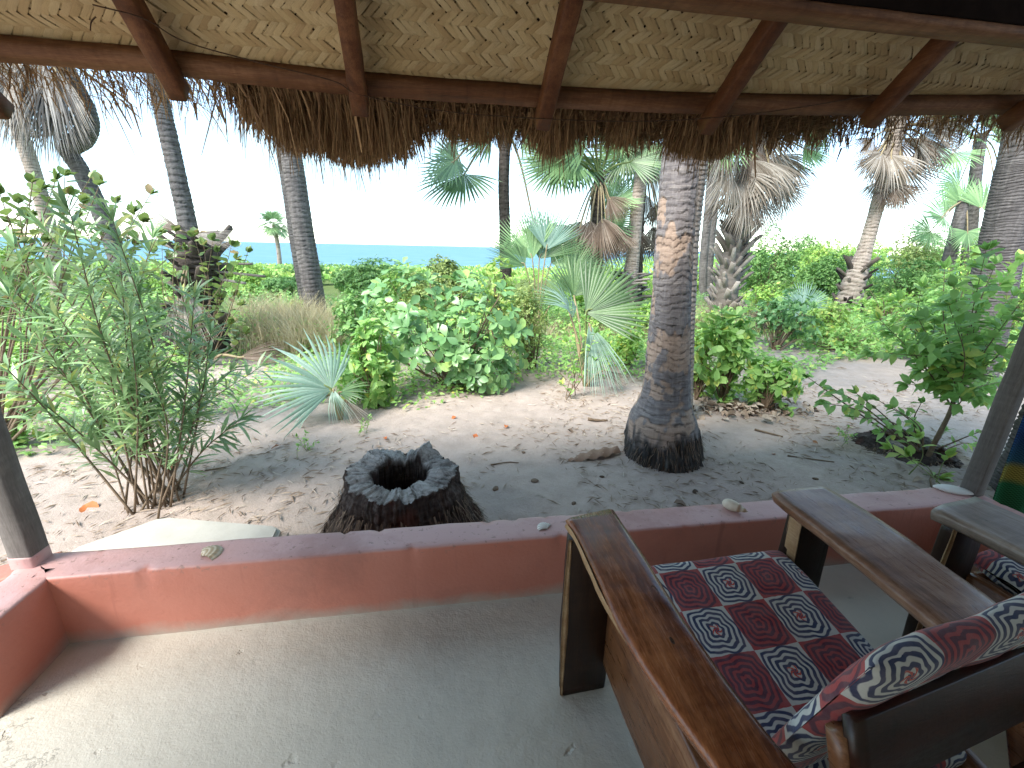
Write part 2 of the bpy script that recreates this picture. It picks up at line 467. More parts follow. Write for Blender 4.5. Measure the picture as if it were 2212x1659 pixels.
def m_strip():
    t = NT('split bamboo'); r = t.rand()
    c = t.ramp(r, [(0, (0.48, 0.33, 0.155)), (0.4, (0.61, 0.445, 0.225)), (0.8, (0.67, 0.515, 0.285)), (1, (0.52, 0.355, 0.175))])
    uv = t.n('ShaderNodeTexCoord').outputs['UV']
    mp = t.n('ShaderNodeMapping'); mp.inputs['Scale'].default_value = (6, 40, 1); t.l(uv, mp.inputs[0])
    n = t.noise(mp.outputs[0], 1.0, 4, 0.7)
    c = t.mix(t.rng(n, 0.42, 0.75, 0, 0.6), c, (0.20, 0.115, 0.05))
    pp = t.noise(t.pos(), 2.3, 5, 0.65)
    c = t.mix(t.rng(pp, 0.50, 0.72, 0, 0.5), c, (0.33, 0.215, 0.105))
    c = t.mix(t.rng(t.noise(t.pos(), 5.5, 3), 0.60, 0.75, 0, 0.4), c, (0.66, 0.53, 0.33))
    t.done(c, 0.55, 0.3); t.bump(n, 0.4, 0.003)
    return t.m
def m_shell(name, a, b, scale, axis_attr=True):
    t = NT(name)
    g = t.n('ShaderNodeAttribute', attribute_name='band').outputs['Fac']
    c = t.mix(g, a, b)
    t.done(c, 0.45, 0.4)
    return t.m
def m_textile():
    t = NT('striped woven textile'); uv = t.n('ShaderNodeTexCoord').outputs['UV']
    sp = t.n('ShaderNodeSeparateXYZ'); t.l(uv, sp.inputs[0])
    c = t.ramp(sp.outputs[1], [(0.0, (0.03, 0.16, 0.07)), (0.34, (0.03, 0.16, 0.07)), (0.40, (0.30, 0.26, 0.06)), (0.50, (0.30, 0.26, 0.06)), (0.56, (0.03, 0.10, 0.15)), (0.8, (0.02, 0.05, 0.15)), (1.0, (0.02, 0.07, 0.2))])
    w = t.n('ShaderNodeTexChecker'); w.inputs['Scale'].default_value = 90; t.l(uv, w.inputs['Vector'])
    w.inputs['Color1'].default_value = (1, 1, 1, 1); w.inputs['Color2'].default_value = (0.45, 0.45, 0.45, 1)
    c = t.mix(1.0, c, w.outputs['Color'], 'MULTIPLY')
    t.done(c, 0.9, 0.1); return t.m

M = dict(
    ground=m_ground(), floor=m_floor(), pink=m_pink(), sea=m_sea(),
    step=m_simple('pale cement', (0.44, 0.42, 0.37), (0.54, 0.52, 0.46), 5, 0.8, 0.3, 0.01),
    plaster=m_simple('cream plaster', (0.56, 0.50, 0.42), (0.64, 0.58, 0.50), 4, 0.9),
    rafter=wood_mat('red brown rafter wood', (0.040, 0.013, 0.005), (0.105, 0.036, 0.013), (0.20, 0.085, 0.035), 1, 0.6, 0.25),
    purlin=wood_mat('red brown purlin wood', (0.055, 0.020, 0.008), (0.15, 0.062, 0.026), (0.30, 0.15, 0.075), 0, 0.6, 0.25),
    post=wood_mat('grey weathered post wood', (0.090, 0.077, 0.068), (0.153, 0.135, 0.122), (0.252, 0.225, 0.203), 2, 0.85, 0.15),
    arm_red=wood_mat('varnished red brown wood', (0.028, 0.008, 0.004), (0.179, 0.055, 0.021), (0.454, 0.172, 0.068), 1, 0.24, 0.5, 1.15, streak=0.10),
    arm_grey=wood_mat('worn brown wood', (0.055, 0.024, 0.013), (0.21, 0.105, 0.060), (0.40, 0.255, 0.17), 1, 0.33, 0.5, 1.1, streak=0.15),
    arm_silver=wood_mat('silver weathered wood', (0.075, 0.055, 0.042), (0.23, 0.175, 0.135), (0.41, 0.345, 0.29), 1, 0.36, 0.55, 1.1, streak=0.35),
    leg=wood_mat('dark varnished leg wood', (0.008, 0.003, 0.002), (0.023, 0.010, 0.005), (0.054, 0.025, 0.013), 2, 0.45, 0.4),
    rail=wood_mat('red brown rail wood', (0.045, 0.015, 0.006), (0.18, 0.073, 0.030), (0.36, 0.18, 0.085), 1, 0.32, 0.5, streak=0.08),
    sap=wood_mat('pale sapwood edge', (0.15, 0.08, 0.035), (0.32, 0.195, 0.10), (0.48, 0.34, 0.20), 1, 0.5, 0.35),
    slat=wood_mat('dark red brown back slat wood', (0.011, 0.004, 0.002), (0.033, 0.011, 0.006), (0.077, 0.030, 0.017), 0, 0.38, 0.45),
    black=m_simple('shaded header timber', (0.008, 0.005, 0.004), (0.016, 0.010, 0.008), 12, 0.95, 0.2, 0.005, 0.05),  # near-black stands for the shade on the header's inner face
    fabric=m_fabric(), strip=m_strip(), textile=m_textile(),
    backing=m_simple('dark thatch underside', (0.07, 0.04, 0.02), (0.13, 0.08, 0.04), 20, 0.95),
    thatch=dry_mat('grass thatch', (0.12, 0.062, 0.028), (0.30, 0.17, 0.08), (0.50, 0.32, 0.165), 0.6, 0.2),
    bark=m_bark('grey ringed bark', (0.065, 0.058, 0.056), (0.13, 0.118, 0.114), (0.235, 0.215, 0.205)),
    bark_pale=m_bark('pale ringed bark', (0.20, 0.155, 0.125), (0.34, 0.28, 0.235), (0.46, 0.40, 0.35)),
    bark_dark=m_bark('dark fibrous bark', (0.03, 0.024, 0.020), (0.07, 0.056, 0.048), (0.14, 0.115, 0.10)),
    main_bark=m_main_bark(),
    boot=dry_mat('grey leaf bases', (0.14, 0.12, 0.105), (0.26, 0.235, 0.21), (0.40, 0.37, 0.335), 0.85, 0.0, 25),
    boot_dark=dry_mat('charred leaf bases', (0.025, 0.02, 0.018), (0.06, 0.05, 0.043), (0.15, 0.125, 0.105), 0.9, 0.0, 25),
    dead_grey=dry_mat('silver grey dry palm frond', (0.075, 0.07, 0.066), (0.20, 0.19, 0.178), (0.42, 0.40, 0.37), 0.8, 0.15, 18),
    dead=dry_mat('dry palm frond', (0.16, 0.13, 0.10), (0.32, 0.28, 0.235), (0.50, 0.455, 0.40), 0.8, 0.2, 18),
    dead_brown=dry_mat('brown dry palm frond', (0.10, 0.07, 0.05), (0.20, 0.15, 0.115), (0.32, 0.26, 0.21), 0.8, 0.2, 18),
    frond=leaf_mat('green palm frond', (0.046, 0.098, 0.033), (0.098, 0.187, 0.072), (0.168, 0.278, 0.111), 0.25, 0.4),
    frond_blue=leaf_mat('blue green palm frond', (0.161, 0.269, 0.202), (0.269, 0.417, 0.323), (0.391, 0.538, 0.430), 0.2, 0.4),
    frond_pale=leaf_mat('pale green palm frond', (0.119, 0.221, 0.089), (0.207, 0.364, 0.148), (0.326, 0.503, 0.221), 0.3, 0.45),
    oleander=leaf_mat('grey green lance leaf', (0.136, 0.239, 0.100), (0.252, 0.412, 0.181), (0.435, 0.607, 0.305), 0.25, 0.35, (0.571, 0.550, 0.140)),
    round=leaf_mat('olive round leaf', (0.098, 0.164, 0.045), (0.179, 0.284, 0.075), (0.299, 0.389, 0.120), 0.3, 0.4, (0.359, 0.194, 0.105)),
    broad=leaf_mat('broad green leaf', (0.100, 0.220, 0.084), (0.197, 0.396, 0.146), (0.337, 0.583, 0.229), 0.25, 0.35, (0.477, 0.700, 0.167)),
    light=leaf_mat('light green leaf', (0.171, 0.341, 0.085), (0.295, 0.551, 0.144), (0.456, 0.693, 0.227), 0.35, 0.45, (0.693, 0.693, 0.133)),
    lime=leaf_mat('lime green leaf', (0.235, 0.424, 0.079), (0.361, 0.596, 0.126), (0.518, 0.620, 0.219), 0.35, 0.45, (0.620, 0.620, 0.079)),
    bush_a=leaf_mat('bush leaf bright', (0.163, 0.335, 0.065), (0.313, 0.584, 0.108), (0.519, 0.680, 0.195), 0.35, 0.5, (0.647, 0.680, 0.129)),
    bush_b=leaf_mat('bush leaf deep', (0.081, 0.193, 0.055), (0.172, 0.342, 0.090), (0.301, 0.523, 0.152), 0.3, 0.5),
    bush_c=leaf_mat('bush leaf olive', (0.150, 0.217, 0.070), (0.296, 0.395, 0.119), (0.474, 0.573, 0.189), 0.3, 0.5),
    stem=m_simple('twig bark', (0.12, 0.085, 0.055), (0.25, 0.185, 0.125), 30, 0.85),
    stem_green=m_simple('green petiole', (0.14, 0.20, 0.07), (0.24, 0.28, 0.11), 20, 0.6),
    petiole=m_simple('tan petiole', (0.26, 0.20, 0.11), (0.38, 0.31, 0.19), 20, 0.6),
    drygrass=dry_mat('straw coloured grass', (0.40, 0.33, 0.19), (0.56, 0.49, 0.31), (0.66, 0.60, 0.42), 0.8, 0.3),
    litter=dry_mat('dry leaf litter', (0.17, 0.12, 0.085), (0.40, 0.32, 0.25), (0.62, 0.55, 0.47), 0.85, 0.0, 40),
    crumb=dry_mat('brown litter crumbs', (0.12, 0.09, 0.07), (0.24, 0.185, 0.145), (0.36, 0.29, 0.235), 0.9, 0.0, 40),
    litter_dark=dry_mat('dark litter', (0.05, 0.035, 0.025), (0.13, 0.09, 0.065), (0.26, 0.19, 0.14), 0.9, 0.0, 40),
    orange=dry_mat('orange fallen leaf', (0.42, 0.11, 0.04), (0.55, 0.17, 0.06), (0.62, 0.24, 0.09), 0.6, 0.1),
    sheath=dry_mat('tan palm sheath', (0.26, 0.17, 0.12), (0.36, 0.26, 0.195), (0.46, 0.36, 0.29), 0.8, 0.1),
    brown=dry_mat('brown fallen leaf', (0.20, 0.09, 0.045), (0.33, 0.16, 0.08), (0.45, 0.26, 0.15), 0.7, 0.1),
    shell_tan=m_shell('striped tan shell', (0.70, 0.62, 0.48), (0.32, 0.22, 0.11), 1),
    shell_white=m_shell('ribbed white shell', (0.78, 0.74, 0.68), (0.42, 0.36, 0.32), 1),
    shell_cream=m_shell('cream shell', (0.68, 0.58, 0.46), (0.36, 0.22, 0.13), 1),
    bone=m_simple('chalky cuttlebone', (0.72, 0.71, 0.68), (0.82, 0.81, 0.78), 6, 0.7, 0.2),
    cord=m_simple('dark cord', (0.04, 0.02, 0.012), (0.09, 0.05, 0.03), 60, 0.9),
    foam=m_simple('dark green foam', (0.02, 0.035, 0.025), (0.05, 0.07, 0.055), 20, 0.9),
)
def m_stump():
    t = NT('rotten palm stump'); g = t.n('ShaderNodeAttribute', attribute_name='cut').outputs['Fac']
    n = t.noise(t.obj((22, 22, 5)), 1.0, 6, 0.7); b = t.noise(t.obj(), 5, 4); k = t.noise(t.obj((6, 6, 60)), 1.0, 4)
    side = t.ramp(t.math('ADD', t.math('MULTIPLY', n, 0.7), t.math('MULTIPLY', k, 0.3)), [(0.32, (0.018, 0.013, 0.011)), (0.52, (0.055, 0.042, 0.037)), (0.72, (0.17, 0.145, 0.13))])
    side = t.mix(t.rng(b, 0.54, 0.66, 0, 0.65), side, (0.075, 0.022, 0.014))
    top = t.ramp(t.noise(t.obj(), 17, 8, 0.75, 0.6), [(0.36, (0.07, 0.06, 0.052)), (0.50, (0.30, 0.28, 0.265)), (0.72, (0.50, 0.48, 0.455))])
    t.done(t.mix(g, side, top), 0.9, 0.2); t.bump(n, 0.7, 0.015)
    return t.m
M['stump'] = m_stump()
# ------------------------------------------------------------------ ground and sea
def build_ground():
    def axis(a, b, step, far):
        core = np.arange(a, b + 1e-6, step)
        out = [core]
        r = [b + step * 1.25 ** k * 4 for k in range(1, 40) if b + step * 1.25 ** k * 4 < far]
        l = [a - step * 1.25 ** k * 4 for k in range(1, 40) if a - step * 1.25 ** k * 4 > -far]
        return np.concatenate([l[::-1], core, r, [far]])
    X = axis(-4.0, 6.5, 0.035, 2500.0); X = np.concatenate([[-2500.0], X])
    Y = np.concatenate([[-60, -20, -6], np.arange(-1.5, 1.6, 0.4), np.arange(1.6, 7.0, 0.035), 7.0 + np.cumsum(0.05 * 1.13 ** np.arange(42))])
    Y = np.unique(np.concatenate([Y[Y < 75], [60, 68, 75]]))
    gx, gy = np.meshgrid(X, Y)
    z = ground_z(gx, gy)
    P = np.stack([gx, gy, 0 * gx], -1)
    near = np.clip((9 - gy) / 3, 0, 1) * np.clip((8 - abs(gx)) / 3, 0, 1)
    z = z + near * ((fbm(P, 1.2, 3, 3) - 0.5) * 0.07 + (fbm(P, 14, 5, 2) - 0.5) * 0.022)
    z = np.where((gy < 1.62) & (gx > -1.6) & (gx < 2.75), np.minimum(z, -0.2), z)
    # a small mound of root litter round the palm and the little hollow stump
    for (cx, cy, r, h) in ((1.74, 2.98, 0.55, 0.05), (3.75, 2.72, 0.55, 0.07)):
        z = z + h * np.exp(-((gx - cx) ** 2 + (gy - cy) ** 2) / (r * r))
    V = np.stack([gx, gy, z], -1).reshape(-1, 3)
    nx = len(X); i = np.arange(len(Y) - 1)[:, None] * nx; j = np.arange(nx - 1)[None]
    Q = np.stack([i + j, i + j + 1, i + nx + j + 1, i + nx + j], -1).reshape(-1, 4)
    tag(link('ground', mesh_np('ground', V, Q, M['ground'], True)), 'pale sandy ground strewn with litter beyond the porch', 'ground', kind='structure')
build_ground()
def gzv(X, Y):
    X, Y = np.asarray(X, float), np.asarray(Y, float); P = np.stack([X, Y, 0 * X], -1)
    near = np.clip((9 - Y) / 3, 0, 1) * np.clip((8 - abs(X)) / 3, 0, 1)
    z = ground_z(X, Y) + near * ((fbm(P, 1.2, 3, 3) - 0.5) * 0.07 + (fbm(P, 14, 5, 2) - 0.5) * 0.022)
    for (cx, cy, r, h) in ((1.74, 2.98, 0.55, 0.05), (3.75, 2.72, 0.55, 0.07)):
        z = z + h * np.exp(-((X - cx) ** 2 + (Y - cy) ** 2) / (r * r))
    return z
def gz(x, y):
    """ground height with the near relief"""
    return float(gzv(np.array([x]), np.array([y]))[0])
tag(link('sea', mesh_np('sea', [[-20000, 40, -4.0], [20000, 40, -4.0], [20000, 25000, -4.0], [-20000, 25000, -4.0]], [[0, 1, 2, 3]], M['sea'])),
    'blue sea up to the horizon', 'sea', kind='structure')

# ------------------------------------------------------------------ porch: floor, pink parapet, step, posts
YI, YO, WH, XL, XR, XRO = 1.5123, 1.6646, 0.2953, -1.4122, 2.5653, 2.70
def build_floor():
    X = np.arange(-3.6, 4.2, 0.04); Y = np.arange(-0.9, 1.60, 0.04)
    gx, gy = np.meshgrid(X, Y); P = np.stack([gx, gy, 0 * gx], -1)
    z = (fbm(P, 1.5, 31, 3) - 0.5) * 0.012
    z = np.where(gx < XL - 0.02, z - 0.004, z)
    V = np.stack([gx, gy, z], -1).reshape(-1, 3); nx = len(X)
    i = np.arange(len(Y) - 1)[:, None] * nx; j = np.arange(nx - 1)[None]
    Q = np.stack([i + j, i + j + 1, i + nx + j + 1, i + nx + j], -1).reshape(-1, 4)
    # skirt
    n0 = len(V); ring = [k for k in range(nx)] + [r * nx + nx - 1 for r in range(1, len(Y))] + [(len(Y) - 1) * nx + k for k in range(nx - 2, -1, -1)] + [r * nx for r in range(len(Y) - 2, 0, -1)]
    S = V[ring].copy(); S[:, 2] = -0.35; V = np.concatenate([V, S]); m = len(ring)
    sk = [[ring[k], n0 + k, n0 + (k + 1) % m, ring[(k + 1) % m]] for k in range(m)]
    tag(link('porch_floor', mesh_np('porch_floor', V, [Q, np.array(sk)], M['floor'], True)), 'grey cement porch floor', 'floor', kind='structure')
build_floor()

def sweep_wall(path, width, z0, z1, step=0.02, seed=1, amp=0.004):
    """a plastered wall along a path in plan with worn, slightly rounded top arrises"""
    path = np.asarray(path, float)
    pts, nrm = [], []
    seg = np.diff(path, axis=0); L = np.linalg.norm(seg, axis=1); d = seg / L[:, None]
    n = np.stack([-d[:, 1], d[:, 0]], 1)
    for k in range(len(seg)):
        m = max(2, int(L[k] / step))
        for q in range(m):
            if q == 0 and k > 0:
                b = n[k - 1] + n[k]; b /= np.dot(b, n[k]); pts.append(path[k]); nrm.append(b)
            else:
                pts.append(path[k] + seg[k] * q / m); nrm.append(n[k])
    pts.append(path[-1]); nrm.append(n[-1]); pts = np.array(pts); nrm = np.array(nrm)
    w = width / 2; c = 0.012
    nv = 8
    prof = [(w, z0 + (z1 - c - z0) * k / nv) for k in range(nv + 1)] + [(w - 0.003, z1 - 0.003), (w - c, z1)] + \
           [((w - c) * (1 - 2 * k / 4), z1) for k in range(1, 4)] + [(-w + c, z1), (-w + 0.003, z1 - 0.003)] + [(-w, z1 - c + (z0 - z1 + c) * k / nv) for k in range(nv + 1)]
    prof = np.array(prof); m = len(prof)
    V = np.concatenate([pts[:, None] + prof[None, :, :1] * nrm[:, None], np.broadcast_to(prof[None, :, 1:], (len(pts), m, 1))], 2)
    edge = np.exp(-((V[..., 2] - z1 + 0.004) / 0.012) ** 2) * np.exp(-((abs(prof[None, :, 0]) - w + 0.004) / 0.012) ** 2)
    chip = np.clip(vnoise(V, 28, seed) - 0.72, 0, 1) * 0.07 * edge
    off = (fbm(V, 5, seed + 3, 3) - 0.5) * amp * 2
    V[..., :2] += (nrm[:, None] * (np.sign(prof[None, :, 0:1]) * off[..., None])) - nrm[:, None] * np.sign(prof[None, :, 0:1]) * chip[..., None]
    V[..., 2] += np.where(prof[None, :, 1] > z1 - 0.02, (fbm(V, 6, seed + 9, 2) - 0.5) * 0.008, 0) - chip * 0.6
    N = len(pts); i = np.arange(N - 1)[:, None] * m; j = np.arange(m - 1)[None]
    Q = np.stack([i + j, i + m + j, i + m + j + 1, i + j + 1], -1).reshape(-1, 4)
    V = V.reshape(-1, 3)
    caps = MB()
    ends = []
    for e in (0, N - 1):
        half = (m - 1) // 2
        for k in range(half):
            a, b2 = e * m + k, e * m + m - 1 - k
            q = [a, a + 1, b2 - 1, b2]
            if q[1] != q[2]: ends.append(q if e == 0 else q[::-1])
    return V, [Q, np.array(ends)]
mid = (YI + YO) / 2
V, Fq = sweep_wall([(XL - 0.078, 1.232), (XL - 0.078, mid), (XR + 0.068, mid), (XR + 0.068, -0.85)], YO - YI, -0.3, WH)
wl_o = link('parapet_wall', mesh_np('parapet_wall', V, Fq, M['pink'], True))
tag(wl_o, 'low pink plastered parapet wall running round the porch edge', 'wall')
V, Fq = sweep_wall([(-1.62, 1.80), (-2.6, 1.42), (-3.6, 1.30)], 0.12, -0.3, 0.17, seed=9)
tag(link('border_wall', mesh_np('border_wall', V, Fq, M['pink'], True)), 'short low salmon kerb wall behind the left porch post', 'wall')

def build_step():
    """cement step against the outside of the parapet, its corners rounded and worn"""
    b = onz(355, 1113, 0.0); r = onz(603, 1132, 0.0); l = onz(165, 1185, 0.0)
    P = [(l[0] - 0.12, YO - 0.01), (l[0] - 0.02, l[1] + 0.03), (b[0] - 0.03, b[1] - 0.01), (b[0] + 0.04, b[1] - 0.005), (r[0] - 0.03, r[1] + 0.01), (r[0] + 0.015, r[1] - 0.03), (r[0] + 0.05, YO - 0.01)]
    P = np.array(P)
    bm = bmesh.new()
    vs = [bm.verts.new((x, y, -0.004)) for x, y in P]
    f = bm.faces.new(vs)
    g = bmesh.ops.extrude_face_region(bm, geom=[f])
    for v in [e for e in g['geom'] if isinstance(e, bmesh.types.BMVert)]: v.co.z = -0.3
    bm.normal_update(); bmesh.ops.recalc_face_normals(bm, faces=bm.faces)
    top = [e for e in bm.edges if all(v.co.z > -0.1 for v in e.verts)]
    bmesh.ops.bevel(bm, geom=top, offset=0.018, segments=3, affect='EDGES')
    me = bpy.data.meshes.new('cement_step'); bm.to_mesh(me); bm.free(); me.materials.append(M['step'])
    o = link('cement_step', None) if False else bpy.data.objects.new('cement_step', me)
    COL.objects.link(o)
    tag(o, 'pale cement step slab outside the parapet beside the stump', 'step')
    c = MB()                                             # pink painted riser on the side towards the stump
    x0 = r[0] + 0.052
    c.box((x0 + 0.004, (YO + r[1] - 0.04) / 2, -0.16), (0.006, r[1] - 0.05 - YO, 0.27))
    link('riser', c.mesh('riser', M['pink']), o)
build_step()

def wood_bar(a, b, w, h, seed=0, up=(0, 0, 1), bev=0.006, wob=0.004, n=14, ends=(1, 1)):
    """a sawn timber from a to b: width w, depth h, chamfered, slightly uneven; returns V, F in world space"""
    a, b = np.asarray(a, float), np.asarray(b, float); d = b - a; L = np.linalg.norm(d); d /= L
    up = np.asarray(up, float); s = np.cross(d, up); s /= np.linalg.norm(s); u = np.cross(s, d)
    t = np.linspace(0, 1, n)
    pr = np.array([(-1, -1 + 2 * bev / h), (-1, 1 - 2 * bev / h), (-1 + 2 * bev / w, 1), (1 - 2 * bev / w, 1), (1, 1 - 2 * bev / h), (1, -1 + 2 * bev / h), (1 - 2 * bev / w, -1), (-1 + 2 * bev / w, -1)])
    V = a + d * (t[:, None, None] * L) + s * (pr[None, :, :1] * w / 2) + u * (pr[None, :, 1:] * h / 2)
    V = V + (np.stack([fbm(V, 6, seed, 2), fbm(V, 6, seed + 50, 2), fbm(V, 6, seed + 90, 2)], -1) - 0.5) * wob
    m = 8; i = np.arange(n - 1)[:, None] * m; j = np.arange(m)[None]
    Q = np.stack([i + j, i + (j + 1) % m, i + m + (j + 1) % m, i + m + j], -1).reshape(-1, 4)
    V = V.reshape(-1, 3)
    ngon = [[7, 6, 5, 4, 3, 2, 1, 0], [(n - 1) * m + k for k in range(8)]]
    return V, [Q, np.array(ngon)]
def bar_obj(name, a, b, w, h, mat, parent=None, loc=(0, 0, 0), **k):
    V, Fq = wood_bar(a, b, w, h, **k)
    return link(name, mesh_np(name, V - np.asarray(loc), Fq, mat), parent)

# roof planes: z = z0 - (y - 1.6) * tan
TAN = math.tan(math.radians(36)); CS, SN = math.cos(math.radians(36)), math.sin(math.radians(36))
def zr(y, z0): return z0 - (y - 1.6) * TAN
Z_RB, Z_T = 2.297, 2.39                     # underside of rafters, top of rafters (= underside of purlin)
NR = np.array([0, SN, CS])
def on_roof(px, py, z0): return onplane(px, py, (0, 1.6, z0), NR)

pl = (-1.537, 1.617); pr_ = (2.655, 1.590)
def post(x, y, w, rot, lean, label, paint):
    t = thing('porch_post', (x, y, WH - 0.01), label, 'post', 'wooden porch posts')
    V, Fq = wood_bar((0, 0, 0), (lean[0], lean[1], zr(y, Z_RB) - WH + 0.03 - (0.095 if True else 0)), w, w, seed=int(x * 10), up=(math.sin(rot), math.cos(rot), 0), n=60, bev=0.005, wob=0.006)
    link('shaft', mesh_np('shaft', V, Fq, M['post']), t)
    if paint:
        V, Fq = wood_bar((0, 0, 0.002), (lean[0] * .03, lean[1] * .03, 0.055), w + 0.004, w + 0.004, seed=3, up=(math.sin(rot), math.cos(rot), 0), n=8, wob=0.006)
        link('painted_foot', mesh_np('painted_foot', V, Fq, M['pink']), t)
    return t
post(pl[0], pl[1], 0.078, 0.05, (0.0, 0.0), 'grey wooden porch post with a pink painted foot by the cement step', True)
post(pr_[0], pr_[1], 0.072, -0.15, (0.02, -0.02), 'grey weathered porch post beside the white cuttlebone', False)

# hut wall behind the viewer
b = MB(); b.box((1.5, -0.62, 1.7), (5.8, 0.2, 3.7)); 
tag(link('hut_wall', b.mesh('hut_wall', M['plaster'])), 'plastered hut wall at the back of the porch', 'wall')

# ------------------------------------------------------------------ the roof
def build_roof():
    roof = thing('thatched_roof', (0, 1.6, 2.3), 'thatched porch roof with red brown rafters and a woven mat lining', 'roof')
    L = np.array([0, 1.6, 2.3])
    X0, X1 = -2.38, 3.9
    HIP = -0.34                                           # unseen left end, hipped to keep sun off the floor: hip line x = HIP - y
    # header beam over the parapet
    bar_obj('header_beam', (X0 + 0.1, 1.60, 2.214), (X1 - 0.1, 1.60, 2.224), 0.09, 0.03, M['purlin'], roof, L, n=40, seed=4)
    bar_obj('header_shade_face', (X0 + 0.1, 1.585, 2.305), (X1 - 0.1, 1.585, 2.315), 0.05, 0.15, M['black'], roof, L, n=40, seed=5)  # inner face of the beam, its shade put into the colour
    # rafters
    ends = [(388, 203), (780, 238), (1170, 268), (1523, 278), (1875, 264), (2168, 272)]
    tops = [(287, 0), (754, 0), (1237, 0), (1677, 40), (2047, 65), None]
    for k, (e, tp) in enumerate(zip(ends, tops)):
        A = on_roof(e[0], e[1], (Z_RB + Z_T) / 2 - 0.01)
        Bp = on_roof(tp[0], tp[1], (Z_RB + Z_T) / 2) if tp else A + np.array([0, -0.5, 0.5 * TAN])
        dx = (Bp[0] - A[0]) / (Bp[1] - A[1])
        y1 = max(-0.9, HIP - A[0] + 0.12)
        Bq = np.array([A[0] + dx * 0.6 * (y1 - A[1]), y1, zr(y1, (Z_RB + Z_T) / 2)])
        bar_obj('rafter', A, Bq, 0.062, 0.074, M['rafter'], roof, L, n=40, seed=20 + k, up=NR, wob=0.007)
    for x in (3.35, -1.65):
        A = np.array([x, 2.2, zr(2.2, (Z_RB + Z_T) / 2)]); yb = max(-0.9, HIP - x + 0.12); Bq = np.array([x, yb, zr(yb, (Z_RB + Z_T) / 2)])
        bar_obj('rafter', A, Bq, 0.062, 0.074, M['rafter'], roof, L, n=30, seed=40, up=NR)
    # purlin, a chain of straight poles lying on the rafters
    pp = [(0, 133), (350, 160), (737, 202), (1164, 230), (1475, 243), (1858, 249), (2162, 246)]
    PT = [on_roof(a, c, Z_T) for a, c in pp]
    PT = [PT[0] + (PT[0] - PT[1]) * 1.2] + PT + [PT[-1] + (PT[-1] - PT[-2]) * 1.5]
    PT = np.array(PT) + NR * 0.022 + np.array([0, -0.025, 0.018])
    PT[0, 0] = X0
    PT[-1, 0] = X1; 
    S = spline(PT, 60)
    t = frames(S)[0]
    V = []; 
    for k in range(60):
        d = t[k]; s = np.cross(d, NR); s /= np.linalg.norm(s)
        for (a, c) in ((-.034, -.022), (-.034, .022), (.034, .022), (.034, -.022)):
            V.append(S[k] + s * a + NR * c)
    V = np.array(V); V += (np.stack([fbm(V, 5, 8, 2), fbm(V, 5, 9, 2), fbm(V, 5, 10, 2)], -1) - .5) * 0.008
    i = np.arange(59)[:, None] * 4; j = np.arange(4)[None]
    Q = np.stack([i + j, i + (j + 1) % 4, i + 4 + (j + 1) % 4, i + 4 + j], -1).reshape(-1, 4)
    link('purlin', mesh_np('purlin', V - L, [Q, np.array([[3, 2, 1, 0], [236, 237, 238, 239]])], M['purlin']), roof)
    # woven mat: a 3/3 twill of split bamboo laid at 45 degrees, so the floats line up in rows along the eave
    Z_M = Z_T + 0.047 / CS + 0.006
    W = 0.0215; y_low, y_high = 2.145, 1.28
    s_len = (y_low - y_high) / CS
    def P3(x, s, h): return np.stack([x, y_low - s * CS, zr(y_low - s * CS, Z_M) + 0 * s], -1) + NR * np.asarray(h)[..., None]
    mat = link('woven_mat', None, roof)
    strips = []
    r2 = math.sqrt(0.5)
    # strip direction u=(1,1)/sqrt2, v=(-1,1)/sqrt2 in (x,s); crossing (i,j) at x=(i-j)*W*r2*... 
    lim = int((X1 - X0 + s_len) / (W * math.sqrt(2))) + 4
    for fam in (0, 1):
        for i in range(-lim, lim):
            # points along the strip at half-crossing steps
            j = np.arange(-lim * 2 - 2, lim * 2 + 3) / 2.0 + 0.0
            a, c = (np.full_like(j, i + 0.5), j) if fam == 0 else (j, np.full_like(j, i + 0.5))
            # a: coordinate across family 0 (along v), c: coordinate along u
            x = X0 + (c - a) * W * r2; s = (c + a) * W * r2 + 0.0
            ok = (x > X0) & (x < X1) & (s > -0.01) & (s < s_len) & ((y_low - s * CS) < np.interp(x, PT[:, 0], PT[:, 1]) + 0.012) & ((y_low - s * CS) > HIP - x - 0.03)
            if ok.sum() < 5: continue
            # float up or down: twill row index depends on (a+c), constant along the eave
            ph = np.floor(a + 1e-6) + np.floor(c + 1e-6)
            ph2 = (a + c) / 6.0 * 2 * math.pi
            wave = np.clip(np.sin(ph2) * 2.2, -1, 1) * (1 if fam == 0 else -1)
            strips.append((fam, i, x[ok], s[ok], wave[ok], ok.sum()))
    strips.sort(key=lambda q: -q[5])
    def strip_vf(q, rng):
        fam, i, x, s, wave, _ = q
        w = W * rng.uniform(0.92, 1.04); tilt = rng.normal(0, 0.0007)
        dx, ds = ((-r2, r2) if fam == 0 else (r2, r2))
        # family 0 runs along c (x+,s+): its width direction is (-1,1)
        h = -wave * 0.0026 - 0.016 * (fbm(np.stack([x, s, 0 * x], -1), 2.2, 55, 2) - 0.5)
        rows = []
        jit = np.cumsum(rng.normal(0, 0.0006, len(x)))
        for k, off in enumerate((-0.5, 0.0, 0.5)):
            hh = h + (-0.0011 if off == 0 else 0.0) + tilt * off * 2
            rows.append(P3(x + dx * (off * w + jit), s + ds * (off * w + jit), hh))
        V = np.stack(rows, 1).reshape(-1, 3); n = len(x)
        a = np.arange(n - 1)[:, None] * 3; b2 = np.arange(2)[None]
        Q = np.stack([a + b2, a + b2 + 1, a + b2 + 4, a + b2 + 3], -1).reshape(-1, 4)
        ln = np.arange(n) * W / 2
        uv = np.stack([np.repeat(ln, 3) + i * 3.1, np.tile([0, .5, 1.0], n) * w / W + i * 0.37 + fam * 5], -1)
        return V, Q, uv
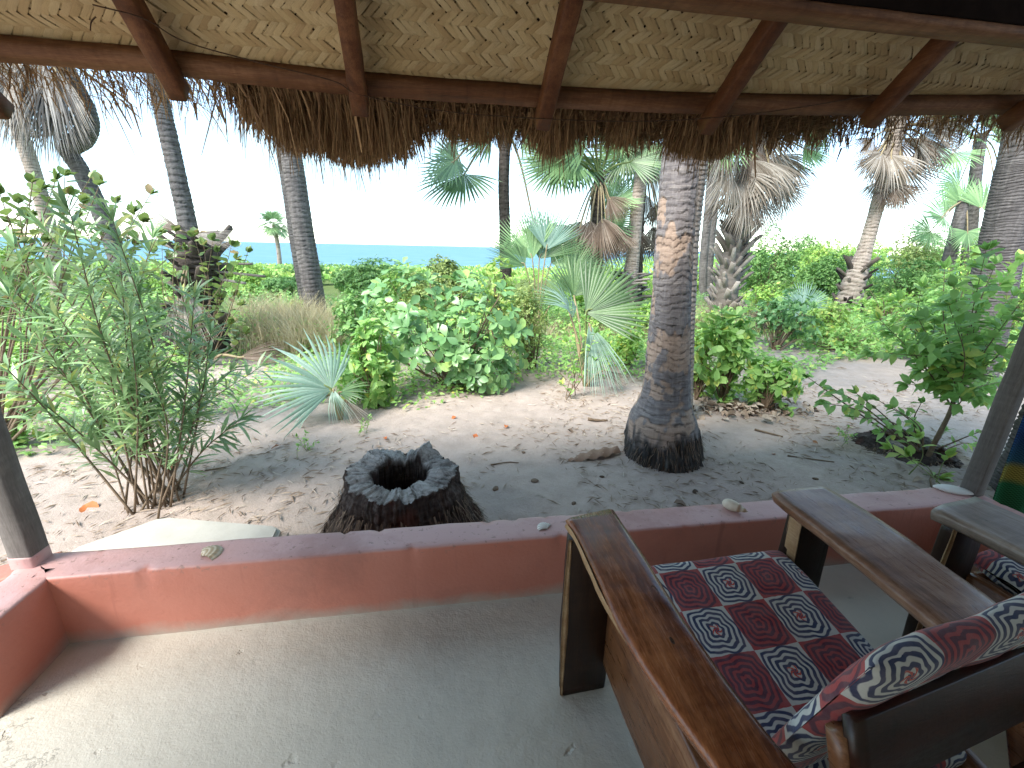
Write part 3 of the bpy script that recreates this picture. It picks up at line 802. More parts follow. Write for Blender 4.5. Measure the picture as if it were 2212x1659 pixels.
    # keep the part over the header out of the count: longest strips are parts, the short corner pieces are one part
    rest = ([], [], []); nn = 0
    for k, q in enumerate(strips):
        V, Q, uv = strip_vf(q, RNG)
        if k < 300: link('strip', mesh_np('strip', V, Q, M['strip'], False, uv), mat)
        else:
            rest[0].append(V); rest[1].append(Q + nn); rest[2].append(uv); nn += len(V)
    if nn: tag(link('strip_weave', mesh_np('strip_weave', np.concatenate(rest[0]), np.concatenate(rest[1]), M['strip'], False, np.concatenate(rest[2])), mat), kind='stuff')
    for c in mat.children: c.location = -L
    # thatch body above the mat
    th = MB(); xs = np.linspace(X0, X1, 25); zz = Z_M + 0.012
    ye = np.interp(xs, PT[:, 0], PT[:, 1]) + 0.02
    pts = []
    for x, ya in zip(xs, ye):
        yb = min(ya - 0.06, max(-1.1, HIP - x))
        for y, hgt in ((ya, 0.0), (yb, 0.0), (yb, 0.24), (ya - 0.02, 0.20)): pts.append([x, y, zr(y, zz) + hgt])
    Qs = [[k * 4 + a, k * 4 + (a + 1) % 4, k * 4 + 4 + (a + 1) % 4, k * 4 + 4 + a] for k in range(24) for a in range(4)] + [[3, 2, 1, 0], [96, 97, 98, 99]]
    th.add(pts, Qs)
    link('thatch_layer', th.mesh('thatch_layer', M['backing'], origin=L), roof)
    ze = zr(HIP + 2.5, zz); hp = MB()                      # unseen hipped end, added to shade the left side of the porch
    tri = [[-2.5, HIP + 2.5, ze], [-2.5, -1.1, ze], [HIP + 1.1, -1.1, zr(-1.1, zz)]]
    hp.add(tri + [[x, y, z + 0.2] for x, y, z in tri], Q=[[0, 1, 4, 3], [1, 2, 5, 4], [2, 0, 3, 5]], T=[[2, 1, 0], [3, 4, 5]])
    link('thatch_layer', hp.mesh('thatch_layer', M['backing'], origin=L), roof)
    # fringe of grass stalks
    prof = [(-300, 120), (0, 140), (150, 168), (300, 200), (480, 200), (520, 218), (560, 262), (620, 320), (680, 352), (740, 345), (790, 372), (830, 338), (870, 328), (925, 258), (960, 290), (1000, 303), (1060, 288), (1120, 284), (1190, 345), (1240, 312), (1300, 288), (1350, 298), (1390, 252), (1430, 292), (1470, 332), (1530, 342), (1600, 308), (1660, 280), (1720, 268), (1780, 255), (1850, 262), (1900, 258), (1980, 250), (2212, 238), (2500, 215)]
    yp = lambda x: np.interp(x, PT[:, 0], PT[:, 1])
    PX = np.array([ony(a, c, yp(ony(a, c, 2.3)[0]) + 0.27) for a, c in prof])
    n = 34000
    x = RNG.uniform(X0, X1, n)
    dens = np.interp(x, [PX[2][0], PX[4][0], PX[6][0], PX[28][0], PX[30][0]], [0.10, 0.13, 1.0, 1.0, 0.22])
    keep = RNG.uniform(0, 1, n) < dens; x = x[keep]; n = len(x)
    ztip = np.interp(x, PX[:, 0], PX[:, 2])
    dep = RNG.uniform(0, 1, n) ** 0.8                              # 0: inner underside, 1: outer face
    y0 = yp(x) - 0.02 + 0.24 * dep + RNG.normal(0, 0.015, n)
    z0 = zr(y0, Z_M) + RNG.uniform(0.004, 0.17, n) * (0.3 + 0.7 * dep)
    ytip = yp(x) + 0.14 + 0.20 * dep + RNG.normal(0, 0.03, n)
    clump = (fbm(np.stack([x * 9, 0 * x, 0 * x], -1), 1, 77, 3) - 0.5) * 0.15
    cut = np.abs(RNG.normal(0, 1, n)) * 0.03 * (1.6 - dep)
    zt = ztip + clump + cut - 0.01 - (RNG.uniform(0, 1, n) < 0.06) * RNG.uniform(0.02, 0.12, n)
    lw = (x < PX[6][0]) & (RNG.uniform(0, 1, n) < 0.22)
    zt = np.where(lw, zt - RNG.uniform(0.03, 0.2, n), zt)
    zt = np.minimum(zt, z0 - 0.06)
    tip = np.stack([x + RNG.normal(0, 0.045, n) + np.where(lw, RNG.normal(0.03, 0.07, n), 0), ytip, zt], -1); root = np.stack([x, y0, z0], -1)
    midp = root * 0.42 + tip * 0.58 + np.stack([RNG.normal(0, 0.008, n), 0.05 + RNG.normal(0, 0.012, n), 0.045 + 0 * x], -1)
    wd = (RNG.uniform(0.0016, 0.0034, n) * np.where(RNG.uniform(0, 1, n) < 0.07, RNG.uniform(1.6, 3.2, n), 1.0))[:, None]; an = RNG.uniform(-1.2, 1.2, n)
    side = np.stack([np.cos(an), np.sin(an), 0 * an], -1)
    V = np.stack([root - side * wd, root + side * wd, midp - side * wd, midp + side * wd, tip - side * wd * .35, tip + side * wd * .35], 1).reshape(-1, 3)
    k = np.arange(n)[:, None] * 6
    Q = np.concatenate([k + np.array([[0, 1, 3, 2]]), k + np.array([[2, 3, 5, 4]])])
    tag(link('thatch_fringe', mesh_np('thatch_fringe', V - L, Q, M['thatch']), roof), kind='stuff')
    # thin cord slung along the rafters
    cp = [on_roof(200, 10, Z_RB - 0.03), on_roof(310, 40, Z_RB - 0.02), on_roof(400, 90, Z_RB - 0.01), on_roof(560, 135, Z_RB - 0.03), on_roof(720, 175, Z_RB - 0.02), on_roof(780, 205, Z_RB - 0.008), on_roof(960, 240, Z_RB - 0.03), on_roof(1170, 256, Z_RB - 0.008), on_roof(1360, 262, Z_RB - 0.02), on_roof(1530, 255, Z_RB - 0.008), on_roof(1700, 236, Z_RB - 0.02), on_roof(1885, 205, Z_RB - 0.008)]
    link('cord', MB().tube(spline(np.array(cp), 90), 0.0021, 5).mesh('cord', M['cord'], origin=L), roof)
    lp = [on_roof(207, 36, Z_RB - 0.03), on_roof(197, 48, Z_RB - 0.05), on_roof(195, 66, Z_RB - 0.06)]
    link('cord_end', MB().tube(spline(np.array(lp), 12), 0.002, 5).mesh('cord_end', M['cord'], origin=L), roof)
build_roof()
# ------------------------------------------------------------------ leaves
def leaf_vf(L, W, shape='ovate', fold=0.25, curl=0.15, rows=5, wavy=0.0):
    """one leaf along +Y with its face to +Z: midrib fold and a curl towards the tip"""
    t = np.linspace(0, 1, rows)
    if shape == 'ovate': w = np.sin(np.pi * t ** 0.8) ** 0.8
    elif shape == 'obovate': w = np.sin(np.pi * t ** 1.5) ** 0.75
    elif shape == 'round': w = np.sqrt(np.clip(1 - (2 * t - 1) ** 2, 0, 1))
    else: w = np.sin(np.pi * t ** 0.9) ** 0.9
    w = w * W / 2; w[0] = max(w[0], W * 0.03); w[-1] = W * 0.02
    y = t * L; z = -curl * L * t ** 2
    V = []
    for k in range(rows):
        e = wavy * W * math.sin(k * 2.4)
        V += [[-w[k], y[k], z[k] + fold * w[k] + e], [0, y[k], z[k]], [w[k], y[k], z[k] + fold * w[k] - e]]
    a = np.arange(rows - 1)[:, None] * 3; b = np.arange(2)[None]
    Q = np.stack([a + b, a + b + 1, a + b + 4, a + b + 3], -1).reshape(-1, 4)
    return np.array(V), Q
def leaf_set(n, L, W, shape, mat, rows=5, spread=0.25, fold=0.25, curl=0.15):
    out = []
    for k in range(n):
        V, Q = leaf_vf(1.0, W / L * RNG.uniform(1 - spread, 1 + spread), shape, fold * RNG.uniform(0.4, 1.6), curl * RNG.uniform(-0.3, 2.0), rows, RNG.uniform(0, 0.10))
        me = mesh_np('leaf', V, Q, mat, True)
        out.append((me, V, Q))
    return out
def basis(d, nrm):
    """rotation matrices (n,3,3) with Y along d and Z close to nrm"""
    d = d / (np.linalg.norm(d, axis=-1, keepdims=True) + 1e-9)
    z = nrm - d * np.sum(nrm * d, -1, keepdims=True); z = z / (np.linalg.norm(z, axis=-1, keepdims=True) + 1e-9)
    x = np.cross(d, z)
    return np.stack([x, d, z], -1)
def put_leaves(parent, base, P, D, N, S, leaves, n_obj=300, name='leaf', rest='foliage'):
    """P points, D directions, N normals, S lengths. The nearest n_obj leaves are objects, the others one mesh."""
    P, D, N, S = map(np.asarray, (P, D, N, S)); n = len(P)
    R = basis(D, N); kind = RNG.integers(0, len(leaves), n)
    dist = np.linalg.norm(P - CAM, axis=1)
    # leaves in front show largest
    order = np.argsort(dist / (S + 1e-6))
    base = np.asarray(base, float)
    single = order[:n_obj]; others = order[n_obj:]
    for k in single:
        o = bpy.data.objects.new(name, leaves[kind[k]][0]); COL.objects.link(o); o.parent = parent
        m = R[k] * S[k]; p = P[k] - base
        o.matrix_local = Matrix(((m[0][0], m[0][1], m[0][2], p[0]), (m[1][0], m[1][1], m[1][2], p[1]), (m[2][0], m[2][1], m[2][2], p[2]), (0, 0, 0, 1)))
    if len(others): merged_leaves(parent, base, P[others], R[others], S[others], kind[others], leaves, rest)
def merged_leaves(parent, base, P, R, S, kind, leaves, name):
    Vs, Qs, c = [], [], 0
    for q, (me, V, Q) in enumerate(leaves):
        m = kind == q
        if not m.any(): continue
        W = np.einsum('nij,vj->nvi', R[m] * S[m][:, None, None], V) + (P[m] - base)[:, None]
        k = W.shape[0]; Vs.append(W.reshape(-1, 3))
        Qs.append((Q[None] + (np.arange(k) * len(V))[:, None, None]).reshape(-1, 4) + c); c += k * len(V)
    o = link(name, mesh_np(name, np.concatenate(Vs), np.concatenate(Qs), leaves[0][0].materials[0], True), parent)
    return tag(o, kind='stuff')
def stems_obj(parent, base, paths, r0, r1, mat, name='stem', joined=True, n=5):
    b = MB()
    for p in paths:
        p = np.asarray(p); b.tube(p, np.linspace(r0, r1, len(p)), n)
    return link(name, b.mesh(name, mat, True, base), parent)
def rand_unit(n):
    v = RNG.normal(size=(n, 3)); return v / np.linalg.norm(v, axis=1)[:, None]

# ------------------------------------------------------------------ bushes built as twig-tip rosettes over a lumpy crown
def bush(name, label, cat, base, size, mat, leafL, leafW, n_ros, per=5, shape='ovate', n_obj=300, group=None, lumps=7, seed=0,
         rows=4, up=0.35, shell=0.75, stems=8, low=0.0, droop=0.0, sset=6):
    base = np.asarray(base, float); size = np.asarray(size, float)      # size: half widths x, y and full height z
    t = thing(name, base, label, cat, group)
    rg = np.random.default_rng(seed + 100)
    # lumps: a few overlapping ellipsoids
    C = []; 
    for k in range(lumps):
        a = rg.uniform(0, 2 * math.pi); r = rg.uniform(0, 0.62) ** 0.7
        hz = rg.uniform(0.34 + low, 0.80)
        C.append((np.array([math.cos(a) * r * size[0], math.sin(a) * r * size[1], hz * size[2] * (1 - 0.35 * r)]), rg.uniform(0.30, 0.50)))
    P = []; Nn = []
    while len(P) < n_ros:
        c, s = C[rg.integers(len(C))]
        d = rg.normal(size=3); d /= np.linalg.norm(d)
        rad = rg.uniform(shell, 1.0) + rg.normal(0, 0.05)
        p = c + d * rad * s * np.array([size[0] * 1.0, size[1] * 1.0, size[2] * 0.75])
        if p[2] < 0.04 * size[2]: continue
        P.append(p); Nn.append(d)
    P = np.array(P) + base; Nn = np.array(Nn)
    m = len(P)
    LP = np.repeat(P, per, 0); LN = np.repeat(Nn, per, 0)
    ax = LN * 0.8 + np.array([0, 0, up]); ax /= np.linalg.norm(ax, axis=1)[:, None]
    rd = rg.normal(size=LN.shape); rd -= ax * np.sum(rd * ax, 1)[:, None]; rd /= np.linalg.norm(rd, axis=1)[:, None]
    D = rd + ax * rg.uniform(0.0, 0.7, (len(LN), 1)) + np.array([0, 0, -droop])
    LP = LP + ax * rg.uniform(-0.5, 0.3, (len(LN), 1)) * leafL * 0.6
    S = leafL * rg.uniform(0.6, 1.15, len(LN))
    leaves = leaf_set(sset, leafL, leafW, shape, mat, rows)
    put_leaves(t, base, LP, D, ax + rg.normal(0, 0.25, LN.shape), S, leaves, n_obj)
    if stems:
        idx = rg.choice(m, min(m, stems * 4), replace=False)
        paths = []
        for k in idx:
            q = base + np.array([rg.normal(0, 0.05), rg.normal(0, 0.05), -0.02]) * np.array([size[0], size[1], 1])
            mm = q * 0.45 + P[k] * 0.55 + np.array([0, 0, 0.12 * size[2]]) + rg.normal(0, 0.05, 3) * size
            paths.append(spline([q, mm, P[k]], 9))
        stems_obj(t, base, paths, 0.006 + 0.006 * size[2], 0.0025, M['stem'], 'branch')
    return t

# ------------------------------------------------------------------ fan palm fronds
def fan_vf(R, n=40, spread=4.6, split=0.5, droop=0.25, fold=0.25, pleat=0.035, jitter=0.06, close=0.0, rg=RNG):
    """costapalmate blade: hub at the origin, middle segment along +Y, face to +Z"""
    th = np.linspace(-spread / 2, spread / 2, n); dth = spread / (n - 1)
    ts = np.array([0.03, 0.25, split, split + (1 - split) * 0.5, 1.0])
    Vs, Qs = [], []; c = 0
    for k in range(n):
        a = th[k] + rg.normal(0, jitter) * dth
        Lk = R * (0.72 + 0.28 * math.cos(th[k] * 0.55)) * rg.uniform(0.92, 1.04)
        dr = droop * rg.uniform(0.5, 1.6); tw = rg.normal(0, 0.25)
        V = []
        for q, t in enumerate(ts):
            r = t * Lk
            aa = a * (1 - close * t)
            if t <= split: hw = t * Lk * math.tan(dth / 2) * (1 - close * t) * 1.02
            else: hw = split * Lk * math.tan(dth / 2) * (1 - close * t) * (1 - ((t - split) / (1 - split)) ** 1.7) + 0.0008
            d = np.array([math.sin(aa), math.cos(aa), 0]); s = np.array([math.cos(aa), -math.sin(aa), 0])
            z = fold * abs(math.sin(aa / 2)) * r - dr * R * (max(0, t - split * 0.6)) ** 2 * 1.6
            sag = max(0, t - split) * tw
            up_ = pleat * hw * 12 if t <= split else pleat * hw * 10
            V += [d * r - s * hw + [0, 0, z - sag * hw], d * r + [0, 0, z + up_ * 0.9], d * r + s * hw + [0, 0, z + sag * hw]]
        Vs.append(np.array(V)); m = len(ts)
        i = np.arange(m - 1)[:, None] * 3; j = np.arange(2)[None]
        Qs.append(np.stack([i + j, i + j + 1, i + j + 4, i + j + 3], -1).reshape(-1, 4) + c); c += 3 * m
    return np.concatenate(Vs), np.concatenate(Qs)
def frond(parent, base, hub, d, nrm, R, mat, root=None, pet=M['petiole'], name='frond', pr=0.014, **k):
    """blade at hub pointing along d, face nrm; petiole curving from root to hub"""
    V, Q = fan_vf(R, **k)
    B = basis(np.asarray(d, float)[None], np.asarray(nrm, float)[None])[0]
    W = V @ B.T + np.asarray(hub) - np.asarray(base)
    o = link(name, mesh_np(name, W, Q, mat), parent)
    if root is not None:
        root, hub = np.asarray(root, float), np.asarray(hub, float); dd = np.asarray(d, float) / np.linalg.norm(d)
        ln = np.linalg.norm(hub - root)
        midp = (root + hub) / 2 + np.array([0, 0, 0.12 * ln])
        p = spline([root, midp, hub, hub + dd * R * 0.12], 14)
        link('petiole', MB().tube(p, np.linspace(pr * 1.3, pr * 0.5, 14), 6).mesh('petiole', pet, True, base), o)
    return o
def img_dir(a, tilt=0.0):
    """direction in the view plane, a degrees clockwise from up in the photo; tilt > 0 leans towards the viewer"""
    r = math.radians(a); v = _up * math.cos(r) + _rt * math.sin(r) - _fw * tilt
    return v / np.linalg.norm(v)

# ------------------------------------------------------------------ ringed palm trunks
def trunk_vf(path, rad, n=28, step=0.02, ring=0.09, amp=0.05, seed=0, flare=0.0):
    path = np.asarray(path, float)
    L = np.sum(np.linalg.norm(np.diff(path, axis=0), axis=1)); m = max(8, int(L / step))
    P = spline(path, m); t, A, B = frames(P)
    s = np.linspace(0, 1, m); h = s * L
    r = np.interp(s, np.linspace(0, 1, len(rad)), rad)
    r = r * (1 + flare * np.exp(-h / 0.25))
    th = np.arange(n) * 2 * math.pi / n
    cyl = np.stack([np.broadcast_to(np.cos(th) * 1.5, (m, n)), np.broadcast_to(np.sin(th) * 1.5, (m, n)), np.broadcast_to(h[:, None], (m, n)) * 1.0], -1)
    cr = cyl * np.array([r.mean() / 1.5, r.mean() / 1.5, 1.0]); q_ = 0.2 / max(r.mean(), 0.05)
    ph = h[:, None] / ring + (fbm(cr, 3.5, seed, 3) - 0.5) * 1.4 + (vnoise(cr, 20 * q_ ** .5, seed + 5) - 0.5) * 0.55 + (vnoise(cr, 45, seed + 6) - .5) * 0.25
    fr = ph - np.floor(ph)
    saw = (1 - fr)
    groove = np.exp(-(np.minimum(fr, 1 - fr) / 0.09) ** 2)
    groove = groove * np.clip(fbm(cyl, 3.0, seed + 11, 2) * 2.4 - 0.5, 0, 1)
    rr = r[:, None] * (1 + amp * (saw - 0.5) - amp * 0.9 * groove + (fbm(cyl, 2.0, seed + 21, 3) - 0.5) * 0.10)
    V = P[:, None] + rr[..., None] * (np.cos(th)[None, :, None] * A[:, None] + np.sin(th)[None, :, None] * B[:, None])
    i = np.arange(m - 1)[:, None] * n; j = np.arange(n)[None]; j2 = (j + 1) % n
    Q = np.stack([i + j, i + j2, i + n + j2, i + n + j], -1).reshape(-1, 4)
    return V.reshape(-1, 3), Q, groove.ravel(), P
def palm_trunk(parent, base, path, rad, mat, **k):
    V, Q, g, P = trunk_vf(path, rad, **k)
    link('trunk', mesh_np('trunk', V - np.asarray(base), Q, mat, True, attr={'groove': g}), parent)
    return P
def boots(parent, base, P, r, mat, n, size=0.22, seed=0, up=0.9):
    """old leaf bases standing out from a trunk, each a part"""
    rg = np.random.default_rng(seed)
    ms = []
    for v in range(3):
        b = MB(); L = 1.0; w = rg.uniform(0.20, 0.28)
        prof = np.array([[-w, 0, 0], [0, 0, 0.06], [w, 0, 0], [-w * 0.62, 0.5, 0.03], [0, 0.5, 0.10], [w * 0.62, 0.5, 0.03], [-w * 0.50, 1.0, 0.10], [0.05, 1.0 + rg.uniform(-0.1, 0.15), 0.15], [w * 0.45, 0.94, 0.10]])
        low = prof - np.array([0, 0, 0.10]); V = np.concatenate([prof, low])
        Q = [[0, 1, 4, 3], [1, 2, 5, 4], [3, 4, 7, 6], [4, 5, 8, 7], [12, 13, 10, 9], [13, 14, 11, 10], [15, 16, 13, 12], [16, 17, 14, 13], [6, 7, 16, 15], [7, 8, 17, 16], [0, 3, 12, 9], [3, 6, 15, 12], [5, 2, 11, 14], [8, 5, 14, 17]]
        ms.append(mesh_np('leaf_base', V, np.array(Q), mat))
    base = np.asarray(base)
    for k in range(n):
        s = (k + rg.uniform(0, 1)) / n * (len(P) - 1); i = int(s); p = P[i]
        a = k * 2.4 + rg.normal(0, 0.25); out = np.array([math.cos(a), math.sin(a), 0])
        d = out * rg.uniform(0.35, 0.75) + np.array([0, 0, up]); nn = out * 0.9 - np.array([0, 0, 0.3])
        B = basis(d[None], nn[None])[0] * size * rg.uniform(0.7, 1.35)
        o = bpy.data.objects.new('leaf_base', ms[rg.integers(3)]); COL.objects.link(o); o.parent = parent
        q = p + out * r * 0.85 - base
        o.matrix_local = Matrix(((*B[0], q[0]), (*B[1], q[1]), (*B[2], q[2]), (0, 0, 0, 1)))
def skirt(parent, base, top, n, R, length, rad, mats, seed=0, name='dead_frond', amin=0.0, amax=6.283):
    """dead fronds hanging down round a trunk below the crown"""
    rg = np.random.default_rng(seed)
    for k in range(n):
        a = rg.uniform(amin, amax); out = np.array([math.cos(a), math.sin(a), 0])
        hub = np.asarray(top) + out * rad * rg.uniform(0.5, 1.2) + np.array([0, 0, -rg.uniform(0, length)])
        d = out * rg.uniform(0.1, 0.55) + np.array([0, 0, -1.0])
        frond(parent, base, hub, d, out + rg.normal(0, 0.35, 3), R * rg.uniform(0.75, 1.15), mats[k % len(mats)], root=np.asarray(top) + out * rad * 0.2 + np.array([0, 0, rg.uniform(-0.5, 0.3)]), name=name,
              n=26, spread=rg.uniform(1.2, 2.6), split=0.42, droop=rg.uniform(-0.1, 0.35), fold=0.6, close=rg.uniform(0.1, 0.4), pleat=0.06, rg=rg)
def crown(parent, base, top, n, R, mats, seed=0, pet=0.9, emin=-20, emax=75):
    """green fronds round the top"""
    rg = np.random.default_rng(seed)
    for k in range(n):
        a = k * 2.399 + rg.normal(0, 0.2); e = math.radians(emin + (emax - emin) * (k + 0.5) / n)
        out = np.array([math.cos(a) * math.cos(e), math.sin(a) * math.cos(e), math.sin(e)])
        hub = np.asarray(top) + out * pet * rg.uniform(0.8, 1.2)
        d = out + np.array([0, 0, -0.35]); nn = np.array([-out[0] * 0.6, -out[1] * 0.6, 1.0])
        frond(parent, base, hub, d, nn, R * rg.uniform(0.85, 1.1), mats[k % len(mats)], root=top, n=34, spread=rg.uniform(3.6, 4.8), split=0.5, droop=0.35, fold=0.35, rg=rg)
def ypath(px, Y):
    """pixels of a trunk's axis, all at distance Y from the hut, as points"""
    return [ony(a, b, Y) for a, b in px]
def to_ground(path):
    """begin a trunk path (listed from the bottom) just below the ground"""
    p = np.array(path[0]); q = np.array(path[1]); g = float(ground_z(p[0], p[1])) - 0.06
    if p[2] > g:
        d = (p - q) / max(1e-6, q[2] - p[2]); e = p + d * (p[2] - g); e[2] = g
        return [e] + list(path)
    p[2] = g; return [p] + list(path[1:])

# ================================================================== the palms
def main_palm():
    Yb = 2.97
    ax = [(1432, 985), (1431, 950), (1430, 905), (1434, 870), (1439, 830), (1450, 674), (1458, 518), (1471, 330), (1486, 130)]
    wd = [162, 152, 140, 112, 99, 82, 77.5, 78, 80]
    C = [ony(a, b, Yb) for a, b in ax]; 
    depth = [np.dot(c - CAM, _fw) for c in C]
    r = [w / F_PX * d / 2 for w, d in zip(wd, depth)]
    z0 = gz(C[0][0], Yb) - 0.05
    C[0] = np.array([C[0][0], Yb, z0]); r[0] = r[1] * 1.08
    C.append(C[-1] + (C[-1] - C[-2]) * 3.0); r.append(r[-1] * 1.0)
    base = np.array([C[0][0], Yb, z0]); t = thing('palm_tree', base, 'stout palm with flaking grey and tan bark and a swollen black root foot', 'tree', 'palms in the garden')
    m, n = 560, 160
    s = np.linspace(0, len(C) - 1 - 1e-6, 4000); Pf = spline(C, 4000)
    arc = np.concatenate([[0], np.cumsum(np.linalg.norm(np.diff(Pf, axis=0), axis=1))])
    # denser rows where the camera sees the trunk
    h = np.linspace(0, arc[-1], m)
    P = np.stack([np.interp(h, arc, Pf[:, k]) for k in range(3)], -1)
    rr = np.interp(np.interp(h, arc, s), np.arange(len(r)), r)
    T, A, B = frames(P); th = np.arange(n) * 2 * math.pi / n
    cyl = np.stack([np.broadcast_to(np.cos(th), (m, n)), np.broadcast_to(np.sin(th), (m, n)), np.broadcast_to(h[:, None], (m, n))], -1)
    ring = 0.05
    cr = cyl * np.array([0.2, 0.2, 1.0])                   # true metres round the trunk
    ph = h[:, None] / ring + (fbm(cr, 3.2, 5, 3) - .5) * 3.4 + (vnoise(cr, 22, 6) - .5) * 0.55 + (vnoise(cr, 60, 8) - .5) * 0.3
    fr = ph - np.floor(ph)
    groove = np.exp(-(np.minimum(fr, 1 - fr) / 0.085) ** 2) * np.clip(fbm(cr, 16, 7, 2) * 3.2 - 0.9, 0, 1)
    cb = cr.copy(); cb[..., 2] = np.floor(ph) * ring
    fn = 0.72 * fbm(cr * np.array([1, 1, 0.7]), 4.6, 91, 5) + 0.28 * fbm(cb, 7.0, 13, 2)
    fn = fn + 0.10 * (fbm(cr, 15, 71, 3) - .5)
    flake = np.clip((fn - 0.497) / 0.018, 0, 1)
    root = np.clip((0.30 + 0.10 * (fbm(cyl, 6, 15, 2) - .5) * 2 - h[:, None]) / 0.08, 0, 1)
    flake = flake * (1 - root)
    fib = vnoise(np.stack([cyl[..., 0] * 34, cyl[..., 1] * 34, cyl[..., 2] * 9], -1), 1.0, 44)
    fib2 = vnoise(np.stack([cyl[..., 0] * 60, cyl[..., 1] * 60, cyl[..., 2] * 22], -1), 1.0, 45)
    dr = (1 - root) * (-0.006 * flake + 0.0028 * (1 - fr) - 0.0055 * groove + 0.002 * (fib - .5) + 0.004 * (vnoise(cr, 30, 61) - .5)) + root * ((fib - 0.5) * 0.035 + (fib2 - .5) * 0.022) + (fbm(cyl, 1.6, 19, 2) - .5) * 0.03
    R = rr[:, None] + dr
    V = P[:, None] + R[..., None] * (np.cos(th)[None, :, None] * A[:, None] + np.sin(th)[None, :, None] * B[:, None])
    i = np.arange(m - 1)[:, None] * n; j = np.arange(n)[None]; j2 = (j + 1) % n
    Q = np.stack([i + j, i + j2, i + n + j2, i + n + j], -1).reshape(-1, 4)
    link('trunk', mesh_np('trunk', V.reshape(-1, 3) - base, Q, M['main_bark'], True, attr={'flake': flake.ravel(), 'groove': groove.ravel(), 'root': root.ravel()}), t)
    # root fibres round the foot
    k = 700; a = RNG.uniform(0, 2 * math.pi, k); z = RNG.uniform(0.02, 0.27, k); r0 = np.interp(z, [0, .1, .3], [r[1] * 1.02, r[1], r[1] * .93])
    o = np.stack([np.cos(a), np.sin(a), 0 * a], -1)
    p0 = base + o * r0[:, None] + np.stack([0 * a, 0 * a, z + 0.03], -1)
    p1 = p0 + o * RNG.uniform(0.004, 0.05, k)[:, None] + np.stack([RNG.normal(0, .015, k), RNG.normal(0, .015, k), -RNG.uniform(0.03, 0.09, k)], -1)
    sd = np.cross(o, [0, 0, 1]) * 0.003
    VV = np.stack([p0 - sd, p0 + sd, p1 + sd * .3, p1 - sd * .3], 1).reshape(-1, 3)
    tag(link('root_fibres', mesh_np('root_fibres', VV - base, np.arange(4 * k).reshape(-1, 4), M['litter_dark']), t), kind='stuff')
    crown(t, base, C[-1], 8, 1.1, [M['frond']], 3, 1.0)
    return t
main_palm()

def simple_palm(label, px, Y, widths, mat, crown_n=6, R=1.0, seed=0, ring=0.10, top_extra=3.0, mats=None, amp=0.05, flare=0.12, n=28, step=0.022):
    path = to_ground(ypath(px, Y))
    d = np.dot(np.array(path[1]) - CAM, _fw)
    rad = [w / F_PX * np.dot(ony(a, b, Y) - CAM, _fw) / 2 for w, (a, b) in zip(widths, px)]
    if len(path) > len(px): rad = [rad[0] * 1.05] + rad
    if top_extra:
        v = path[-1] - path[-2]; v = v / np.linalg.norm(v)
        path.append(path[-1] + v * top_extra); rad.append(rad[-1] * 0.95)
    base = np.array(path[0]); t = thing('palm_tree', base, label, 'tree', 'palms in the garden')
    P = palm_trunk(t, base, path, rad, mat, seed=seed, ring=ring, amp=amp, flare=flare, n=n, step=step)
    if crown_n: crown(t, base, P[-1], crown_n, R, mats or [M['frond'], M['frond_pale']], seed)
    return t, base, P

simple_palm('brown ringed palm trunk close behind the stout flaking palm', [(1468, 850), (1474, 700), (1484, 518), (1503, 340), (1518, 180)], 3.75, [54, 50, 50, 52, 50], M['bark_pale'], 6, 1.1, 31, 0.06, amp=0.09, n=64, step=0.01)
# left group
simple_palm('straight grey palm trunk rising from straw grass with a thinner twin behind', [(686, 690), (672, 600), (655, 500), (636, 380), (618, 270)], 9.3, [46, 42, 42, 43, 44], M['bark'], 6, 1.3, 32, 0.10)
simple_palm('thin grey palm trunk half hidden behind the straight palm in straw grass', [(665, 640), (648, 540), (632, 430), (612, 300)], 10.4, [36, 36, 36, 36], M['bark'], 6, 1.2, 33, 0.10)
simple_palm('dark ringed leaning palm trunk behind the vine covered dead stump', [(432, 640), (408, 500), (383, 380), (356, 260), (335, 160)], 9.4, [40, 36, 34, 34, 34], M['bark'], 6, 1.3, 34, 0.14, amp=0.09)
t, b_, P = simple_palm('kinked palm trunk with a swollen bend under a grey skirt of dead fronds', [(258, 570), (238, 510), (205, 430), (172, 365), (150, 325), (178, 298), (192, 270), (186, 235), (165, 195), (140, 150)], 9.6, [34, 33, 32, 32, 34, 40, 36, 34, 36, 36], M['bark'], 5, 1.2, 35, 0.11, 1.2, amp=0.08)
top = ony(105, 170, 9.6)
for k, (hx, hy, a, R, sp) in enumerate([(20, 150, 185, 1.25, 1.3), (45, 150, 178, 1.35, 1.2), (75, 140, 180, 1.4, 1.5), (95, 165, 182, 1.5, 1.0), (110, 235, 172, 1.15, 1.1), (120, 150, 172, 1.4, 1.3), (135, 160, 165, 1.3, 1.2), (150, 180, 168, 1.2, 0.9), (60, 190, 190, 1.1, 1.0), (5, 190, 195, 1.2, 1.3), (130, 220, 160, 1.0, 0.9), (90, 130, 188, 1.5, 1.8), (30, 120, 180, 1.5, 1.6)]):
    hub = ony(hx, hy, 9.2 + 0.12 * (k % 5))
    frond(t, b_, hub, img_dir(a, 0.15), -_fw + RNG.normal(0, 0.3, 3), R, M['dead_grey'] if k % 3 else M['dead'], root=top, name='dead_frond', n=24, spread=sp, split=0.4, droop=0.1, fold=0.5, close=0.25, pleat=0.07)
simple_palm('pale slender leaning palm trunk behind the round leaved shrub', [(118, 570), (100, 470), (75, 380), (45, 290), (18, 210)], 13.0, [28, 27, 27, 27, 27], M['bark_pale'], 6, 1.2, 36, 0.10)
